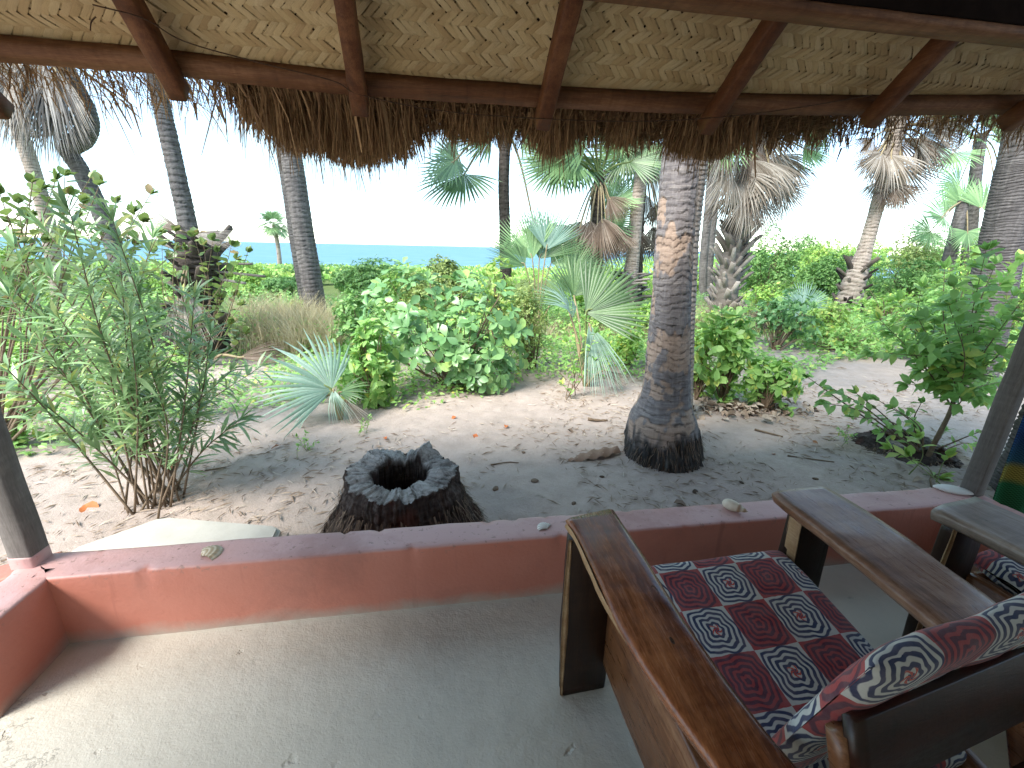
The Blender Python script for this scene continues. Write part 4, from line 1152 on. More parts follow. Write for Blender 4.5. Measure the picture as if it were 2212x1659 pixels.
# far palm on the shore
def far_palm():
    Y = 48.0; b = ony(602, 560, Y); b[2] = float(ground_z(b[0], Y)) - 0.05; top = ony(592, 487, Y)
    t = thing('palm_tree', b, 'small distant palm standing against the sea horizon', 'tree', 'palms in the garden')
    palm_trunk(t, b, [b, (b + top) / 2 + np.array([0.1, 0, 0]), top], [0.24, 0.20, 0.2], M['bark_pale'], seed=5, n=10, step=0.12, ring=0.3)
    crown(t, b, top, 12, 1.15, [M['frond_pale'], M['frond']], 8, 0.8, -45, 80)
    skirt(t, b, top + np.array([0, 0, -0.1]), 4, 0.8, 0.5, 0.25, [M['dead']], 9)
far_palm()
# centre group
def centre_palms():
    t, b, P = simple_palm('slim dark palm with a few fans beyond the broad leaved bush', [(1092, 560), (1090, 480), (1088, 400), (1090, 330), (1092, 300)], 12.0, [25, 24, 23, 24, 30], M['bark_dark'], 0, 1.0, 41, 0.12, 0.35)
    top = P[-1]
    for (hx, hy, a, R, ti) in [(1003, 376, 232, 1.35, 0.25), (985, 345, 250, 1.1, -0.3), (1185, 330, 120, 1.1, 0.2), (1060, 300, 300, 1.2, 0.1), (1130, 290, 60, 1.3, 0.2), (1150, 470, 170, 1.0, 0.2)]:
        dead = hy > 400
        frond(t, b, ony(hx, hy, 12.0 + ti), img_dir(a, ti), -_fw * 1.0 + _up * 0.5, R, M['dead'] if dead else M['frond'], root=top if not dead else P[-8], n=36, spread=1.0 if dead else 3.9, split=0.5, droop=0.15, fold=0.3, pr=0.03, name='dead_frond' if dead else 'frond')
    t, b, P = simple_palm('young palm with dark green fans and brown dead fans hanging below', [(1282, 640), (1288, 520), (1291, 430), (1294, 395)], 9.0, [34, 30, 30, 24], M['bark_dark'], 0, 1, 42, 0.08, 0.1, amp=0.1)
    top = P[-1]
    for (hx, hy, a, R, mm) in [(1330, 305, 25, 0.62, 'frond'), (1328, 308, 80, 0.6, 'frond'), (1325, 305, 320, 0.6, 'frond'), (1240, 345, 250, 0.95, 'frond'), (1250, 335, 200, 0.85, 'frond'), (1320, 440, 55, 0.75, 'frond_pale'), (1215, 300, 290, 0.9, 'frond'), (1275, 290, 345, 0.9, 'frond'), (1360, 350, 60, 0.8, 'frond'), (1265, 320, 300, 0.9, 'frond'), (1210, 350, 225, 0.9, 'frond'), (1300, 280, 10, 0.9, 'frond'), (1300, 480, 65, 0.8, 'frond_pale')]:
        frond(t, b, ony(hx, hy, 8.9 + RNG.uniform(-.3, .3)), img_dir(a, 0.2), -_fw + _up * 0.4 + RNG.normal(0, 0.2, 3), R, M[mm], root=top, n=34, spread=3.2, split=0.55, droop=0.1, fold=0.3, pr=0.02, pet=M['stem_green'])
    for (hx, hy, a, R) in [(1255, 478, 200, 0.75), (1275, 476, 184, 0.8), (1300, 472, 172, 0.8), (1315, 425, 150, 0.6), (1262, 490, 212, 0.75), (1290, 490, 180, 0.75), (1240, 490, 225, 0.65), (1310, 490, 165, 0.7), (1270, 520, 190, 0.8), (1300, 515, 176, 0.8), (1245, 520, 200, 0.7), (1325, 500, 160, 0.6)]:
        frond(t, b, ony(hx, hy, 8.75 + RNG.uniform(-.2, .2)), img_dir(a, 0.2), -_fw + RNG.normal(0, 0.3, 3), R, M['dead_brown'], root=top, name='dead_frond', n=24, spread=1.7, split=0.55, droop=0.1, fold=0.6, close=0.3, pleat=0.09, pr=0.015)
    # dark palm behind the pale trunk
    t, b, P = simple_palm('shaggy dark palm with folded brown fans behind the pale ringed trunk', [(1372, 640), (1376, 520), (1380, 430), (1384, 360)], 10.2, [30, 28, 26, 24], M['bark_dark'], 0, 1, 43, 0.1, 0.2, amp=0.1)
    for (hx, hy, a, R, mm) in [(1345, 490, 185, 0.8, 'dead_brown'), (1362, 485, 178, 0.85, 'dead_brown'), (1410, 490, 170, 0.85, 'dead_brown'), (1425, 500, 165, 0.7, 'dead_brown'), (1400, 300, 190, 0.8, 'dead'), (1380, 330, 215, 0.9, 'frond'), (1425, 310, 150, 0.9, 'frond'), (1400, 290, 20, 0.9, 'frond'), (1440, 280, 60, 0.9, 'frond'), (1360, 300, 300, 0.9, 'frond'), (1395, 420, 190, 0.8, 'dead_brown'), (1350, 330, 200, 0.95, 'frond'), (1335, 370, 215, 0.7, 'dead_brown'), (1420, 440, 172, 0.8, 'dead_brown'), (1375, 500, 184, 0.9, 'dead_brown'), (1410, 350, 160, 0.9, 'dead')]:
        frond(t, b, ony(hx, hy, 10.1 + RNG.uniform(-.3, .3)), img_dir(a, 0.1), -_fw + RNG.normal(0, 0.3, 3), R, M[mm], root=P[-1], name='frond' if mm == 'frond' else 'dead_frond', n=28, spread=3.0 if mm == 'frond' else 2.0, split=0.5, droop=0.1, fold=0.4, close=0.0 if mm == 'frond' else 0.3, pr=0.02)
    # pale ringed trunk on a foot of old leaf bases
    t, b, P = simple_palm('pale slender palm with close rings above a foot of curled leaf bases', [(1348, 690), (1358, 620), (1366, 560), (1376, 450), (1388, 350), (1400, 240)], 8.9, [44, 38, 29, 27, 26, 26], M['bark_pale'], 6, 1.2, 44, 0.075, amp=0.10, flare=0.0)
    boots(t, b, np.array(spline([ony(1352, 650, 8.9), ony(1364, 585, 8.9)], 10)), 0.17, M['boot'], 26, 0.30, 4, 0.15)
    boots(t, b, np.array(spline([ony(1346, 700, 8.9), ony(1352, 640, 8.9)], 10)), 0.17, M['boot_dark'], 14, 0.30, 5, 0.6)
centre_palms()
# right group
def right_palms():
    t, b, P = simple_palm('palm with a trunk of shaggy grey leaf bases and a big skirt of dead fans', [(1563, 680), (1572, 610), (1584, 550), (1600, 480), (1622, 390), (1645, 290)], 10.0, [52, 46, 42, 40, 38, 36], M['boot'], 6, 1.2, 51, 0.12, 0.6)
    boots(t, b, P[:int(len(P) * 0.62)], 0.20, M['boot'], 120, 0.42, 11, 0.85)
    top = ony(1640, 300, 10.0)
    rows = [(1560, 320, 195, .9), (1590, 315, 188, 1.0), (1620, 320, 180, 1.0), (1650, 330, 176, 1.0), (1680, 335, 168, .95), (1700, 350, 160, .8), (1575, 370, 195, 1.0), (1605, 375, 186, 1.0), (1640, 385, 178, 1.05), (1670, 380, 170, .9), (1690, 400, 160, .7), (1585, 420, 192, .9), (1610, 430, 186, .9), (1635, 430, 178, .8), (1560, 290, 200, .9), (1600, 280, 185, 1.1), (1650, 285, 175, 1.1), (1570, 345, 200, .8), (1660, 350, 172, 1.0), (1625, 345, 182, 1.1)]
    for k, (hx, hy, a, R) in enumerate(rows):
        frond(t, b, ony(hx, hy, 9.6 + 0.13 * (k % 6)), img_dir(a, 0.2), -_fw + RNG.normal(0, 0.35, 3), R * 1.15, M['dead_brown'] if k % 3 == 2 else M['dead'], root=top, name='dead_frond', n=24, spread=RNG.uniform(1.4, 2.4), split=0.42, droop=0.12, fold=0.45, close=0.25, pleat=0.07, pr=0.02)
    for (hx, hy, a, R) in [(1735, 320, 110, 0.75), (1725, 280, 70, 0.8), (1565, 300, 220, 0.9), (1700, 270, 40, 0.9)]:
        frond(t, b, ony(hx, hy, 9.7), img_dir(a, 0.1), -_fw + _up * 0.3, R, M['frond_pale'], root=top, n=34, spread=3.0, split=0.5, droop=0.1, fold=0.3, pr=0.02)
    for k, (px, w) in enumerate([([(1512, 690), (1520, 560), (1532, 430), (1540, 300)], 17), ([(1527, 690), (1533, 580), (1545, 440), (1556, 300)], 14)]):
        simple_palm(['thin pale grey trunk glimpsed between the stout palm and the shaggy one', 'thinnest grey trunk beside the shaggy palm of leaf bases'][k], px, 17.0 + 2 * k, [w] * 4, M['bark'], 5, 1.2, 60 + k, 0.12, step=0.05, n=16)
    t, b, P = simple_palm('leaning palm with tan dead fans over a dark shaggy foot', [(1826, 672), (1848, 600), (1868, 540), (1885, 480), (1902, 420), (1925, 330), (1935, 270)], 11.0, [50, 42, 28, 26, 26, 30, 34], M['bark_pale'], 5, 1.3, 52, 0.09, 0.8, amp=0.1)
    boots(t, b, P[:int(len(P) * 0.30)], 0.2, M['boot_dark'], 46, 0.40, 12, 0.8)
    top = ony(1935, 280, 11.0)
    rows = [(1905, 330, 215, 0.85, 'dead'), (1925, 335, 180, 0.9, 'dead'), (1985, 320, 170, 0.9, 'dead_brown'), (1955, 300, 150, 1.1, 'dead'), (1900, 390, 190, 0.75, 'dead'), (1925, 395, 180, 0.7, 'dead'), (1945, 400, 170, 0.7, 'dead_brown'), (1990, 290, 140, 0.9, 'dead'), (1885, 300, 215, 0.8, 'dead_brown'), (2010, 310, 160, 0.7, 'dead_brown'), (1915, 360, 200, 0.8, 'dead_brown'), (1950, 360, 168, 0.9, 'dead'), (2000, 270, 120, 1.0, 'dead'), (1935, 420, 180, 0.5, 'dead'), (1910, 415, 195, 0.5, 'dead_brown'), (1970, 270, 100, 1.1, 'dead'), (1890, 340, 205, .8, 'dead_brown'), (1930, 300, 180, 1.0, 'dead_brown')]
    for k, (hx, hy, a, R, mm) in enumerate(rows):
        frond(t, b, ony(hx, hy, 10.7 + 0.1 * (k % 6)), img_dir(a, 0.2), -_fw + RNG.normal(0, 0.35, 3), R * 1.2, M[mm], root=top, name='dead_frond', n=24, spread=RNG.uniform(1.5, 2.6), split=0.42, droop=0.12, fold=0.4, close=0.2, pleat=0.07, pr=0.022)
    simple_palm('thick grey ringed trunk leaning behind the right hand sapling', [(2092, 800), (2128, 680), (2150, 590), (2172, 490), (2196, 380), (2222, 260)], 4.6, [92, 80, 76, 74, 74, 74], M['bark'], 6, 1.2, 53, 0.055, amp=0.035, n=64, step=0.01)
    # green fan palms behind on the right
    for q, (px, Y, fr) in enumerate([([(2085, 640), (2095, 520), (2105, 400), (2118, 300)], 13.5, [(2060, 330, 230, 1.1), (2100, 300, 300, 1.1), (2140, 280, 20, 1.1), (2175, 320, 80, 1.1), (2160, 370, 120, 1.0), (2070, 400, 250, 1.0), (2120, 270, 340, 1.2), (2150, 420, 150, 1.0), (2200, 270, 60, 1.0), (2040, 260, 280, 1.1)]),
                                   ([(2030, 640), (2050, 560), (2070, 480), (2080, 440)], 12.0, [(2040, 470, 290, 0.95), (2075, 440, 345, 0.95), (2120, 450, 40, 0.95), (2010, 500, 250, 0.8), (2150, 480, 80, 0.9), (2090, 500, 180, 0.7)])]):
        t, b, P = simple_palm(['tall green fan palm behind the thick leaning trunk', 'low pale green fan palm among the shrubs below the tan palm'][q], px, Y, [26, 24, 22, 20], M['bark'], 0, 1, 55 + q, 0.1, 0.1)
        for (hx, hy, a, R) in fr:
            frond(t, b, ony(hx, hy, Y + RNG.uniform(-.5, .5)), img_dir(a, 0.1), -_fw + _up * 0.5 + RNG.normal(0, 0.3, 3), R, M['frond_pale'], root=P[-1], n=34, spread=3.6, split=0.5, droop=0.15, fold=0.3, pr=0.02, pet=M['petiole'])
    # trunk foot at the right edge behind the hanging textile
    p = onz(2232, 1075, GZ); d = 0.17
    path = [p + [0, 0, -0.08], p + [0.02, 0.03, 0.25], p + [0.10, 0.08, 1.2], p + [0.22, 0.1, 3.0], p + [0.3, 0.1, 6.0]]
    base = np.array(path[0]); t = thing('palm_tree', base, 'rough grey palm trunk foot behind the striped hanging textile', 'tree', 'palms in the garden')
    palm_trunk(t, base, path, [0.26, 0.20, 0.17, 0.17, 0.16], M['bark'], seed=77, n=40, step=0.015, ring=0.07, amp=0.08)
right_palms()
# ================================================================== dead palm stump with vine, left
def dead_stump():
    Y = 6.9; path = to_ground([ony(432, 762, Y), ony(428, 690, Y), ony(425, 600, Y), ony(428, 520, Y)])
    base = np.array(path[0]); t = thing('dead_palm', base, 'short black dead palm bristling with charred leaf bases and one drooping frond', 'tree')
    P = palm_trunk(t, base, path, [0.20, 0.19, 0.22, 0.27], M['bark_dark'], seed=71, ring=0.06, amp=0.2)
    boots(t, base, P, 0.20, M['boot_dark'], 60, 0.34, 21, 0.7)
    for k, (a0, a1) in enumerate([((450, 585), (572, 597)), ((455, 600), (530, 612)), ((440, 570), (545, 570)), ((400, 545), (330, 520))]):
        A = ony(*a0, Y); B = ony(*a1, Y - 0.2 + 0.1 * k)
        V, Fq = wood_bar(A, B, 0.05, 0.03, seed=k); link('leaf_stalk', mesh_np('leaf_stalk', V - base, Fq, M['boot']), t)
    for (hx, hy, a, R, m, sp) in [(398, 622, 158, 0.86, 'dead', 1.0), (385, 640, 172, 0.6, 'dead', 0.9), (440, 500, 110, 0.55, 'boot', 0.7), (415, 505, 105, 0.5, 'boot', 0.6), (395, 500, 290, 0.5, 'dead_brown', .8)]:
        frond(t, base, ony(hx, hy, Y - 0.35), img_dir(a, 0.15), -_fw + RNG.normal(0, 0.2, 3), R, M[m], root=P[-3], name='dead_frond', n=26, spread=sp, split=0.4, droop=0.08, fold=0.4, close=0.2, pleat=0.08)
dead_stump()
def brown_frond():
    h = gp(520, 790); h = np.array([h[0], h[1], gz(h[0], h[1])])
    t = thing('fallen_frond', h, 'brown curled dead palm frond lying behind the pale fan seedling', 'frond')
    frond(t, h, h + [0, 0, 0.12], _rt * 1.0 + [0, 0.1, 0.12], np.array([0, -0.9, 0.6]), 0.62, M['dead_brown'], root=h + np.array([-0.45, 0.1, 0.06]), name='blade', n=22, spread=0.9, split=0.55, droop=0.3, fold=0.8, close=0.3, pleat=0.08, pr=0.02)
brown_frond()

# ------------------------------------------------------------------ plants along stems
def stem_plant(name, label, cat, base, tips, leafL, leafW, shape, mat, per_m=40, start=0.25, r0=0.012, n_obj=300, bend=0.3, whorl=1, ang=0.9, side=0, stem_mat=None, droop=0.1, group=None, rows=5, seed=0, jit=0.06, sset=6, fold=.25, curl=.15, trunk=None, tr=0.015):
    rg = np.random.default_rng(seed + 500); base = np.asarray(base, float)
    t = thing(name, base, label, cat, group)
    P, D, N, S, paths = [], [], [], [], []
    for tip in tips:
        tip = np.asarray(tip, float); q = (base + np.array([rg.normal(0, jit), rg.normal(0, jit), -0.02])) if trunk is None else trunk[rg.integers(len(trunk) // 2, len(trunk))]
        ln = np.linalg.norm(tip - q)
        c = q * 0.5 + tip * 0.5; c[2] += bend * ln * 0.25; c[:2] += rg.normal(0, 0.06 * ln, 2)
        pa = spline([q, c, tip], 16); paths.append(pa)
        tg = frames(pa)[0]
        m = max(3, int(ln * (1 - start) * per_m))
        for k in range(m):
            s = start + (1 - start) * (k + rg.uniform(0, 1)) / m; u = s * 15; i = min(14, int(u)); f = u - i
            p = pa[i] * (1 - f) + pa[i + 1] * f; ax = tg[i]
            for w in range(whorl):
                rd = rg.normal(size=3); rd -= ax * np.dot(rd, ax); rd /= np.linalg.norm(rd)
                d = ax * math.cos(ang * rg.uniform(0.6, 1.3)) + rd * math.sin(ang * rg.uniform(0.6, 1.3)) + np.array([0, 0, -droop * rg.uniform(0, 2)])
                off = 0
                P.append(p); D.append(d); N.append(np.array([0, 0, 1.0]) + ax * 0.6 + rg.normal(0, 0.3, 3)); S.append(leafL * rg.uniform(0.65, 1.15))
        # tuft at the tip
        for w in range(6):
            rd = rg.normal(size=3); rd -= tg[-1] * np.dot(rd, tg[-1])
            P.append(pa[-1]); D.append(tg[-1] * 1.0 + rd * 0.45); N.append(np.array([0, -0.3, 1.0]) + rg.normal(0, .3, 3)); S.append(leafL * rg.uniform(0.6, 1.0))
    leaves = leaf_set(sset, leafL, leafW, shape, mat, rows, fold=fold, curl=curl)
    put_leaves(t, base, P, D, N, S, leaves, n_obj)
    if trunk is not None: link('trunk', MB().tube(trunk, np.linspace(tr * 1.3, tr * 0.7, len(trunk)), 8).mesh('trunk', M['stem'], True, base), t)
    for pa in paths: link('stem', MB().tube(pa, np.linspace(r0, r0 * 0.25, len(pa)), 6).mesh('stem', stem_mat or M['stem'], True, base), t)
    return t

def oleander():
    g = onz(340, 1090, GZ); base = np.array([g[0], g[1], gz(g[0], g[1])])
    tp = [(30, 530), (95, 490), (150, 455), (185, 500), (260, 560), (330, 515), (300, 600), (395, 640), (455, 720), (520, 905), (565, 790), (20, 640), (-20, 760), (70, 905), (200, 620), (345, 680), (430, 800), (130, 690), (235, 740), (500, 800), (60, 740), (110, 600), (-40, 560), (280, 690), (385, 740), (160, 800), (420, 640), (40, 830), (245, 480), (320, 780), (180, 900), (450, 860)]
    tips = [ony(a, b, g[1] + RNG.uniform(-0.35, 0.75)) for a, b in tp]
    stem_plant('oleander_shrub', 'leggy shrub with narrow grey green leaves on many stems beside the step', 'shrub', base, tips, 0.15, 0.022, 'lance', M['oleander'], per_m=42, start=0.27, r0=0.0075, whorl=2, ang=0.85, droop=0.15, seed=1, n_obj=300, bend=0.25, jit=0.07, curl=.25)
    # fine fallen leaves at its foot
oleander()
def round_shrub():
    g = gp(150, 900); base = np.array([g[0], 3.7, gz(g[0], 3.7)])
    tp = [(195, 385), (120, 390), (40, 440), (90, 410), (150, 420), (20, 480), (325, 420), (290, 460), (310, 480), (250, 440), (60, 470), (0, 420), (70, 395), (140, 380), (215, 400), (180, 440), (110, 450), (230, 500), (340, 510), (100, 520), (-30, 480), (170, 470), (290, 530), (380, 540), (30, 540)]
    tips = [ony(a, b, 3.6 + RNG.uniform(-0.2, 0.5)) for a, b in tp]
    stem_plant('round_leaved_shrub', 'tall shrub with flat round olive leaves rising behind the narrow leaved shrub', 'shrub', base, tips, 0.088, 0.066, 'round', M['round'], per_m=20, start=0.60, r0=0.010, whorl=1, ang=1.2, droop=0.0, seed=2, bend=0.1, n_obj=260, fold=.12, curl=.08)
    # the same kind of leaf twining over the dead palm
    g = gp(455, 775); base = np.array([g[0], 6.3, gz(g[0], 6.3)])
    tp = [(380, 500), (420, 510), (460, 520), (500, 530), (535, 545), (400, 540), (470, 545), (510, 560), (370, 560), (350, 530), (440, 530), (330, 545), (490, 600), (520, 660), (500, 700), (470, 640), (530, 720), (460, 700), (505, 640)]
    tips = [ony(a, b, 6.25 + RNG.uniform(-0.2, 0.35)) for a, b in tp]
    stem_plant('climbing_vine', 'vine with round leaves draped over the black dead palm', 'vine', base, tips, 0.12, 0.09, 'round', M['round'], per_m=9, start=0.45, r0=0.010, ang=1.2, droop=0.0, seed=3, bend=0.1, n_obj=220, fold=.12)
round_shrub()

def broad_bush():
    g = gp(975, 862); base = np.array([g[0] + 0.02, g[1] + 0.55, gz(g[0], g[1] + 0.55)])
    t = thing('broad_leaved_bush', base, 'dense rounded bush with broad glossy green leaves in the middle of the garden', 'bush')
    rg = np.random.default_rng(11)
    L, W = 0.155, 0.078
    P, N = [], []
    # rosettes placed over the visible dome (three overlapping lobes) with a hollow dark middle
    lobes = [((-0.05, 0.0, 0.72), (0.72, 0.62, 0.62)), ((0.38, 0.05, 0.60), (0.50, 0.5, 0.50)), ((-0.48, 0.1, 0.75), (0.45, 0.5, 0.55)), ((0.1, -0.1, 0.45), (0.62, 0.5, 0.36)), ((0.30, -0.30, 0.25), (0.30, 0.22, 0.26)), ((-0.35, -0.2, 0.45), (0.4, 0.35, 0.35))]
    while len(P) < 215:
        c, s = lobes[rg.integers(len(lobes))]; d = rg.normal(size=3); d /= np.linalg.norm(d)
        p = (np.array(c) + d * np.array(s) * rg.uniform(0.82, 1.05)) * np.array([1.08, 1.0, 1.08])
        if p[2] < 0.08: continue
        if p[2] < 0.32 and not (p[0] > 0.1 and p[1] < -0.2) and rg.uniform() < 0.8: continue
        P.append(p + base); N.append(d)
    P, N = np.array(P), np.array(N)
    LP, LD, LN, LS = [], [], [], []
    for p, nv in zip(P, N):
        ax = nv * 0.7 + np.array([0, -0.25, 0.45]); ax /= np.linalg.norm(ax)
        k = rg.integers(4, 8); a0 = rg.uniform(0, 6.28)
        x = np.cross(ax, [0.3, 0.2, 1.0]); x /= np.linalg.norm(x); y = np.cross(ax, x)
        for q in range(k):
            a = a0 + q * 2.399
            rd = x * math.cos(a) + y * math.sin(a)
            LP.append(p + ax * q * 0.006); LD.append(rd + ax * rg.uniform(0.05, 0.7) + np.array([0, 0, -0.12])); LN.append(ax + rg.normal(0, 0.15, 3)); LS.append(L * rg.uniform(0.6, 1.1))
    put_leaves(t, base, LP, LD, LN, LS, leaf_set(8, L, W, 'obovate', M['broad'], 6, fold=.22, curl=.16), 300)
    paths = [spline([base + np.array([rg.normal(0, .08), rg.normal(0, .08), -0.03]), base * 0.4 + p * 0.6 + rg.normal(0, .05, 3), p], 9) for p in P[:70]]
    for pa in paths[:10]: link('branch', MB().tube(pa, np.linspace(0.014, 0.003, 9), 5).mesh('branch', M['stem'], True, base), t)
    stems_obj(t, base, paths[10:], 0.008, 0.0025, M['stem'], 'twigs')
broad_bush()

def gbase(px, py, dy=0.0):
    g = gp(px, py); y = g[1] + dy; x = g[0] * y / g[1]
    return np.array([x, y, gz(x, y) if y < 9 else float(ground_z(x, y))])
def box_bush(name, label, x0, x1, ytop, ybase, mat, leafL, n_ros, Y=None, **k):
    """a bush that fills a box of the photo: its foot where the ground shows (or at distance Y)"""
    xm = (x0 + x1) / 2
    if Y is None: b = gbase(xm, ybase); Y = b[1]
    else: b = ony(xm, 700, Y); b = np.array([b[0], Y, float(ground_z(b[0], Y)) if Y > 9 else gz(b[0], Y)])
    w = (ony(x1, 650, Y)[0] - ony(x0, 650, Y)[0]) / 2; top = ony(xm, ytop, Y)[2]
    return bush(name, label, 'bush', b + np.array([0, w * 0.35, -0.02]), (w, w * 0.75, max(0.3, top - b[2])), M[mat], leafL, leafL * k.pop('wr', 0.5), n_ros, **k)

# bushes in front
box_bush('leafy_bush', 'low bush with light green oval leaves left of the broad leaved bush', 715, 900, 690, 885, 'light', 0.115, 161, per=5, seed=3, shape='ovate', low=-.2)
box_bush('leafy_bush', 'small green bush behind the light low one at the straw grass', 690, 870, 610, 800, 'bush_b', 0.085, 323, per=5, seed=4, Y=6.6, n_obj=250)
box_bush('feathery_bush', 'feathery twiggy bush between the broad leaved bush and the fan palm', 1075, 1235, 590, 830, 'bush_c', 0.05, 714, per=6, seed=5, Y=5.6, n_obj=120, rows=3, wr=0.4)
box_bush('leafy_bush', 'bright lime tipped bush rising behind the broad leaved bush', 960, 1190, 535, 800, 'lime', 0.10, 204, per=5, seed=6, Y=6.6, n_obj=200)
box_bush('leafy_bush', 'light bush at the back edge left of the stout palm', 1320, 1425, 690, 860, 'bush_a', 0.07, 255, per=5, seed=7, Y=5.6, n_obj=200)
box_bush('leafy_bush', 'low bush with lime leaves tucked behind the stout palm', 1470, 1560, 690, 870, 'lime', 0.085, 119, per=5, seed=8, n_obj=200)
box_bush('leafy_bush', 'bush of broad leaves just right of the stout palm', 1500, 1650, 640, 885, 'light', 0.12, 127, per=6, seed=9, n_obj=300, shape='obovate')
box_bush('leafy_bush', 'young bush with drooping leaves above a heap of dry leaves', 1610, 1725, 740, 895, 'light', 0.11, 78, per=6, seed=10, n_obj=280, droop=.3)
box_bush('leafy_bush', 'darker bush behind the two young bushes right of the stout palm', 1630, 1790, 620, 800, 'broad', 0.10, 187, per=6, seed=11, Y=6.4, n_obj=300)
box_bush('leafy_bush', 'spreading bush below the tan palm', 1850, 2060, 615, 780, 'bush_a', 0.085, 255, per=6, seed=12, Y=7.6, n_obj=300)
box_bush('leafy_bush', 'low spreading bush at the edge of the white sand patch', 1760, 1960, 700, 800, 'light', 0.07, 221, per=5, seed=13, Y=6.2, n_obj=250)
box_bush('leafy_bush', 'bush crowding the thick leaning trunk', 1960, 2120, 600, 800, 'light', 0.095, 221, per=6, seed=14, Y=5.6, n_obj=300)
box_bush('leafy_bush', 'bright bush in the gap between the darker bush and the spreading bush', 1740, 1880, 640, 800, 'lime', 0.075, 300, per=6, seed=15, Y=7.0, n_obj=200)
box_bush('leafy_bush', 'tall light bush between the two thickest right hand trunks', 2010, 2200, 560, 800, 'light', 0.085, 330, per=6, seed=16, Y=6.6, n_obj=250)
box_bush('leafy_bush', 'yellow green bush behind the darker bush at the shaggy palm', 1590, 1740, 600, 800, 'bush_a', 0.075, 330, per=6, seed=17, Y=8.4, n_obj=150)
box_bush('leafy_bush', 'bright bush behind the straw grass and pale fan seedling', 600, 760, 640, 800, 'bush_a', 0.07, 200, per=6, seed=18, Y=9.6, n_obj=100)
box_bush('leafy_bush', 'light bush in the middle behind the fan palm and pale trunk', 1290, 1440, 640, 800, 'bush_a', 0.07, 300, per=6, seed=19, Y=7.6, n_obj=150)
box_bush('leafy_bush', 'low light bush at the right beyond the sapling', 2080, 2300, 690, 860, 'light', 0.085, 260, per=6, seed=20, Y=4.4, n_obj=250)
# background thicket
bg = [('bush_a', 470, 610, 560, 21, 'bright thicket bush under the distant palm'), ('bush_b', 590, 760, 562, 24, 'thicket bush right behind the straight palm'), ('bush_b', 690, 900, 560, 13.5, 'rounded dark green thicket bush by the sea view'), ('bush_a', 800, 960, 575, 11, 'bright bush filling the gap left of the broad leaved bush'),
      ('bush_a', 440, 580, 605, 15, 'bush behind the leaf stalks of the dead palm'), ('bush_b', 560, 700, 600, 17, 'dark bush behind the straw grass'), ('bush_a', -60, 130, 520, 13, 'pale bush far behind the narrow leaved shrub'), ('bush_a', 90, 300, 565, 15, 'bright bush behind the stems of the narrow leaved shrub'), ('bush_a', 260, 430, 580, 14, 'bush left of the dead palm'),
      ('bush_c', 860, 1050, 545, 9.5, 'olive bush showing over the broad leaved bush'), ('bush_a', 1180, 1420, 590, 11.5, 'bush behind the young palm and pale trunk'),
      ('bush_b', 1590, 1730, 470, 15, 'tall dark thicket bush right of the shaggy palm'), ('bush_a', 1690, 1850, 505, 17, 'bright thicket bush in the gap under the blue sky'), ('bush_b', 1740, 1860, 535, 13, 'deep green thicket bush left of the dark shaggy foot'), ('bush_c', 1880, 2060, 480, 14, 'olive thicket bush right of the leaning palm'), ('bush_b', 1900, 2110, 540, 11.5, 'deep green bush with bare stems behind the spreading bush'), ('bush_a', 2040, 2230, 470, 10, 'bright bush at the right behind the thick trunk'), ('bush_a', 2120, 2330, 520, 7, 'green bush beyond the right hand post'), ('bush_a', -180, 60, 560, 9.5, 'yellow green bush at the left edge behind the stems'), ('bush_a', 100, 330, 660, 8.5, 'low bright bush seen through the narrow leaved shrub'), ('bush_a', -120, 110, 700, 6.2, 'leafy clump low behind the left porch post'), ('bush_b', 280, 420, 640, 8.2, 'green clump at the foot of the dead palm'),
      ('bush_b', 1560, 1680, 500, 21, 'far dark bush left of the gap in the right hand thicket'), ('bush_b', 1660, 1800, 505, 22, 'far bush closing the gap under the blue sky'), ('bush_a', 1780, 1920, 500, 22, 'far bright bush behind the leaning palm'), ('bush_b', 1960, 2120, 480, 20, 'far bush behind the olive thicket bush'), ('bush_a', 1400, 1560, 560, 20, 'far bush behind the stout palm'), ('bush_a', 1250, 1420, 575, 18, 'far bush behind the shaggy dark palm')]
for k, (m, x0, x1, yt, Y, lab) in enumerate(bg):
    box_bush('thicket_bush', lab, x0, x1, yt, 0, m, 0.05 + 0.0022 * Y, int(2300 if Y > 9 else 1000), Y=Y, per=6, seed=30 + k, n_obj=0, rows=3, lumps=11, stems=10, group='bushes of the background thicket', sset=4, shell=0.7)
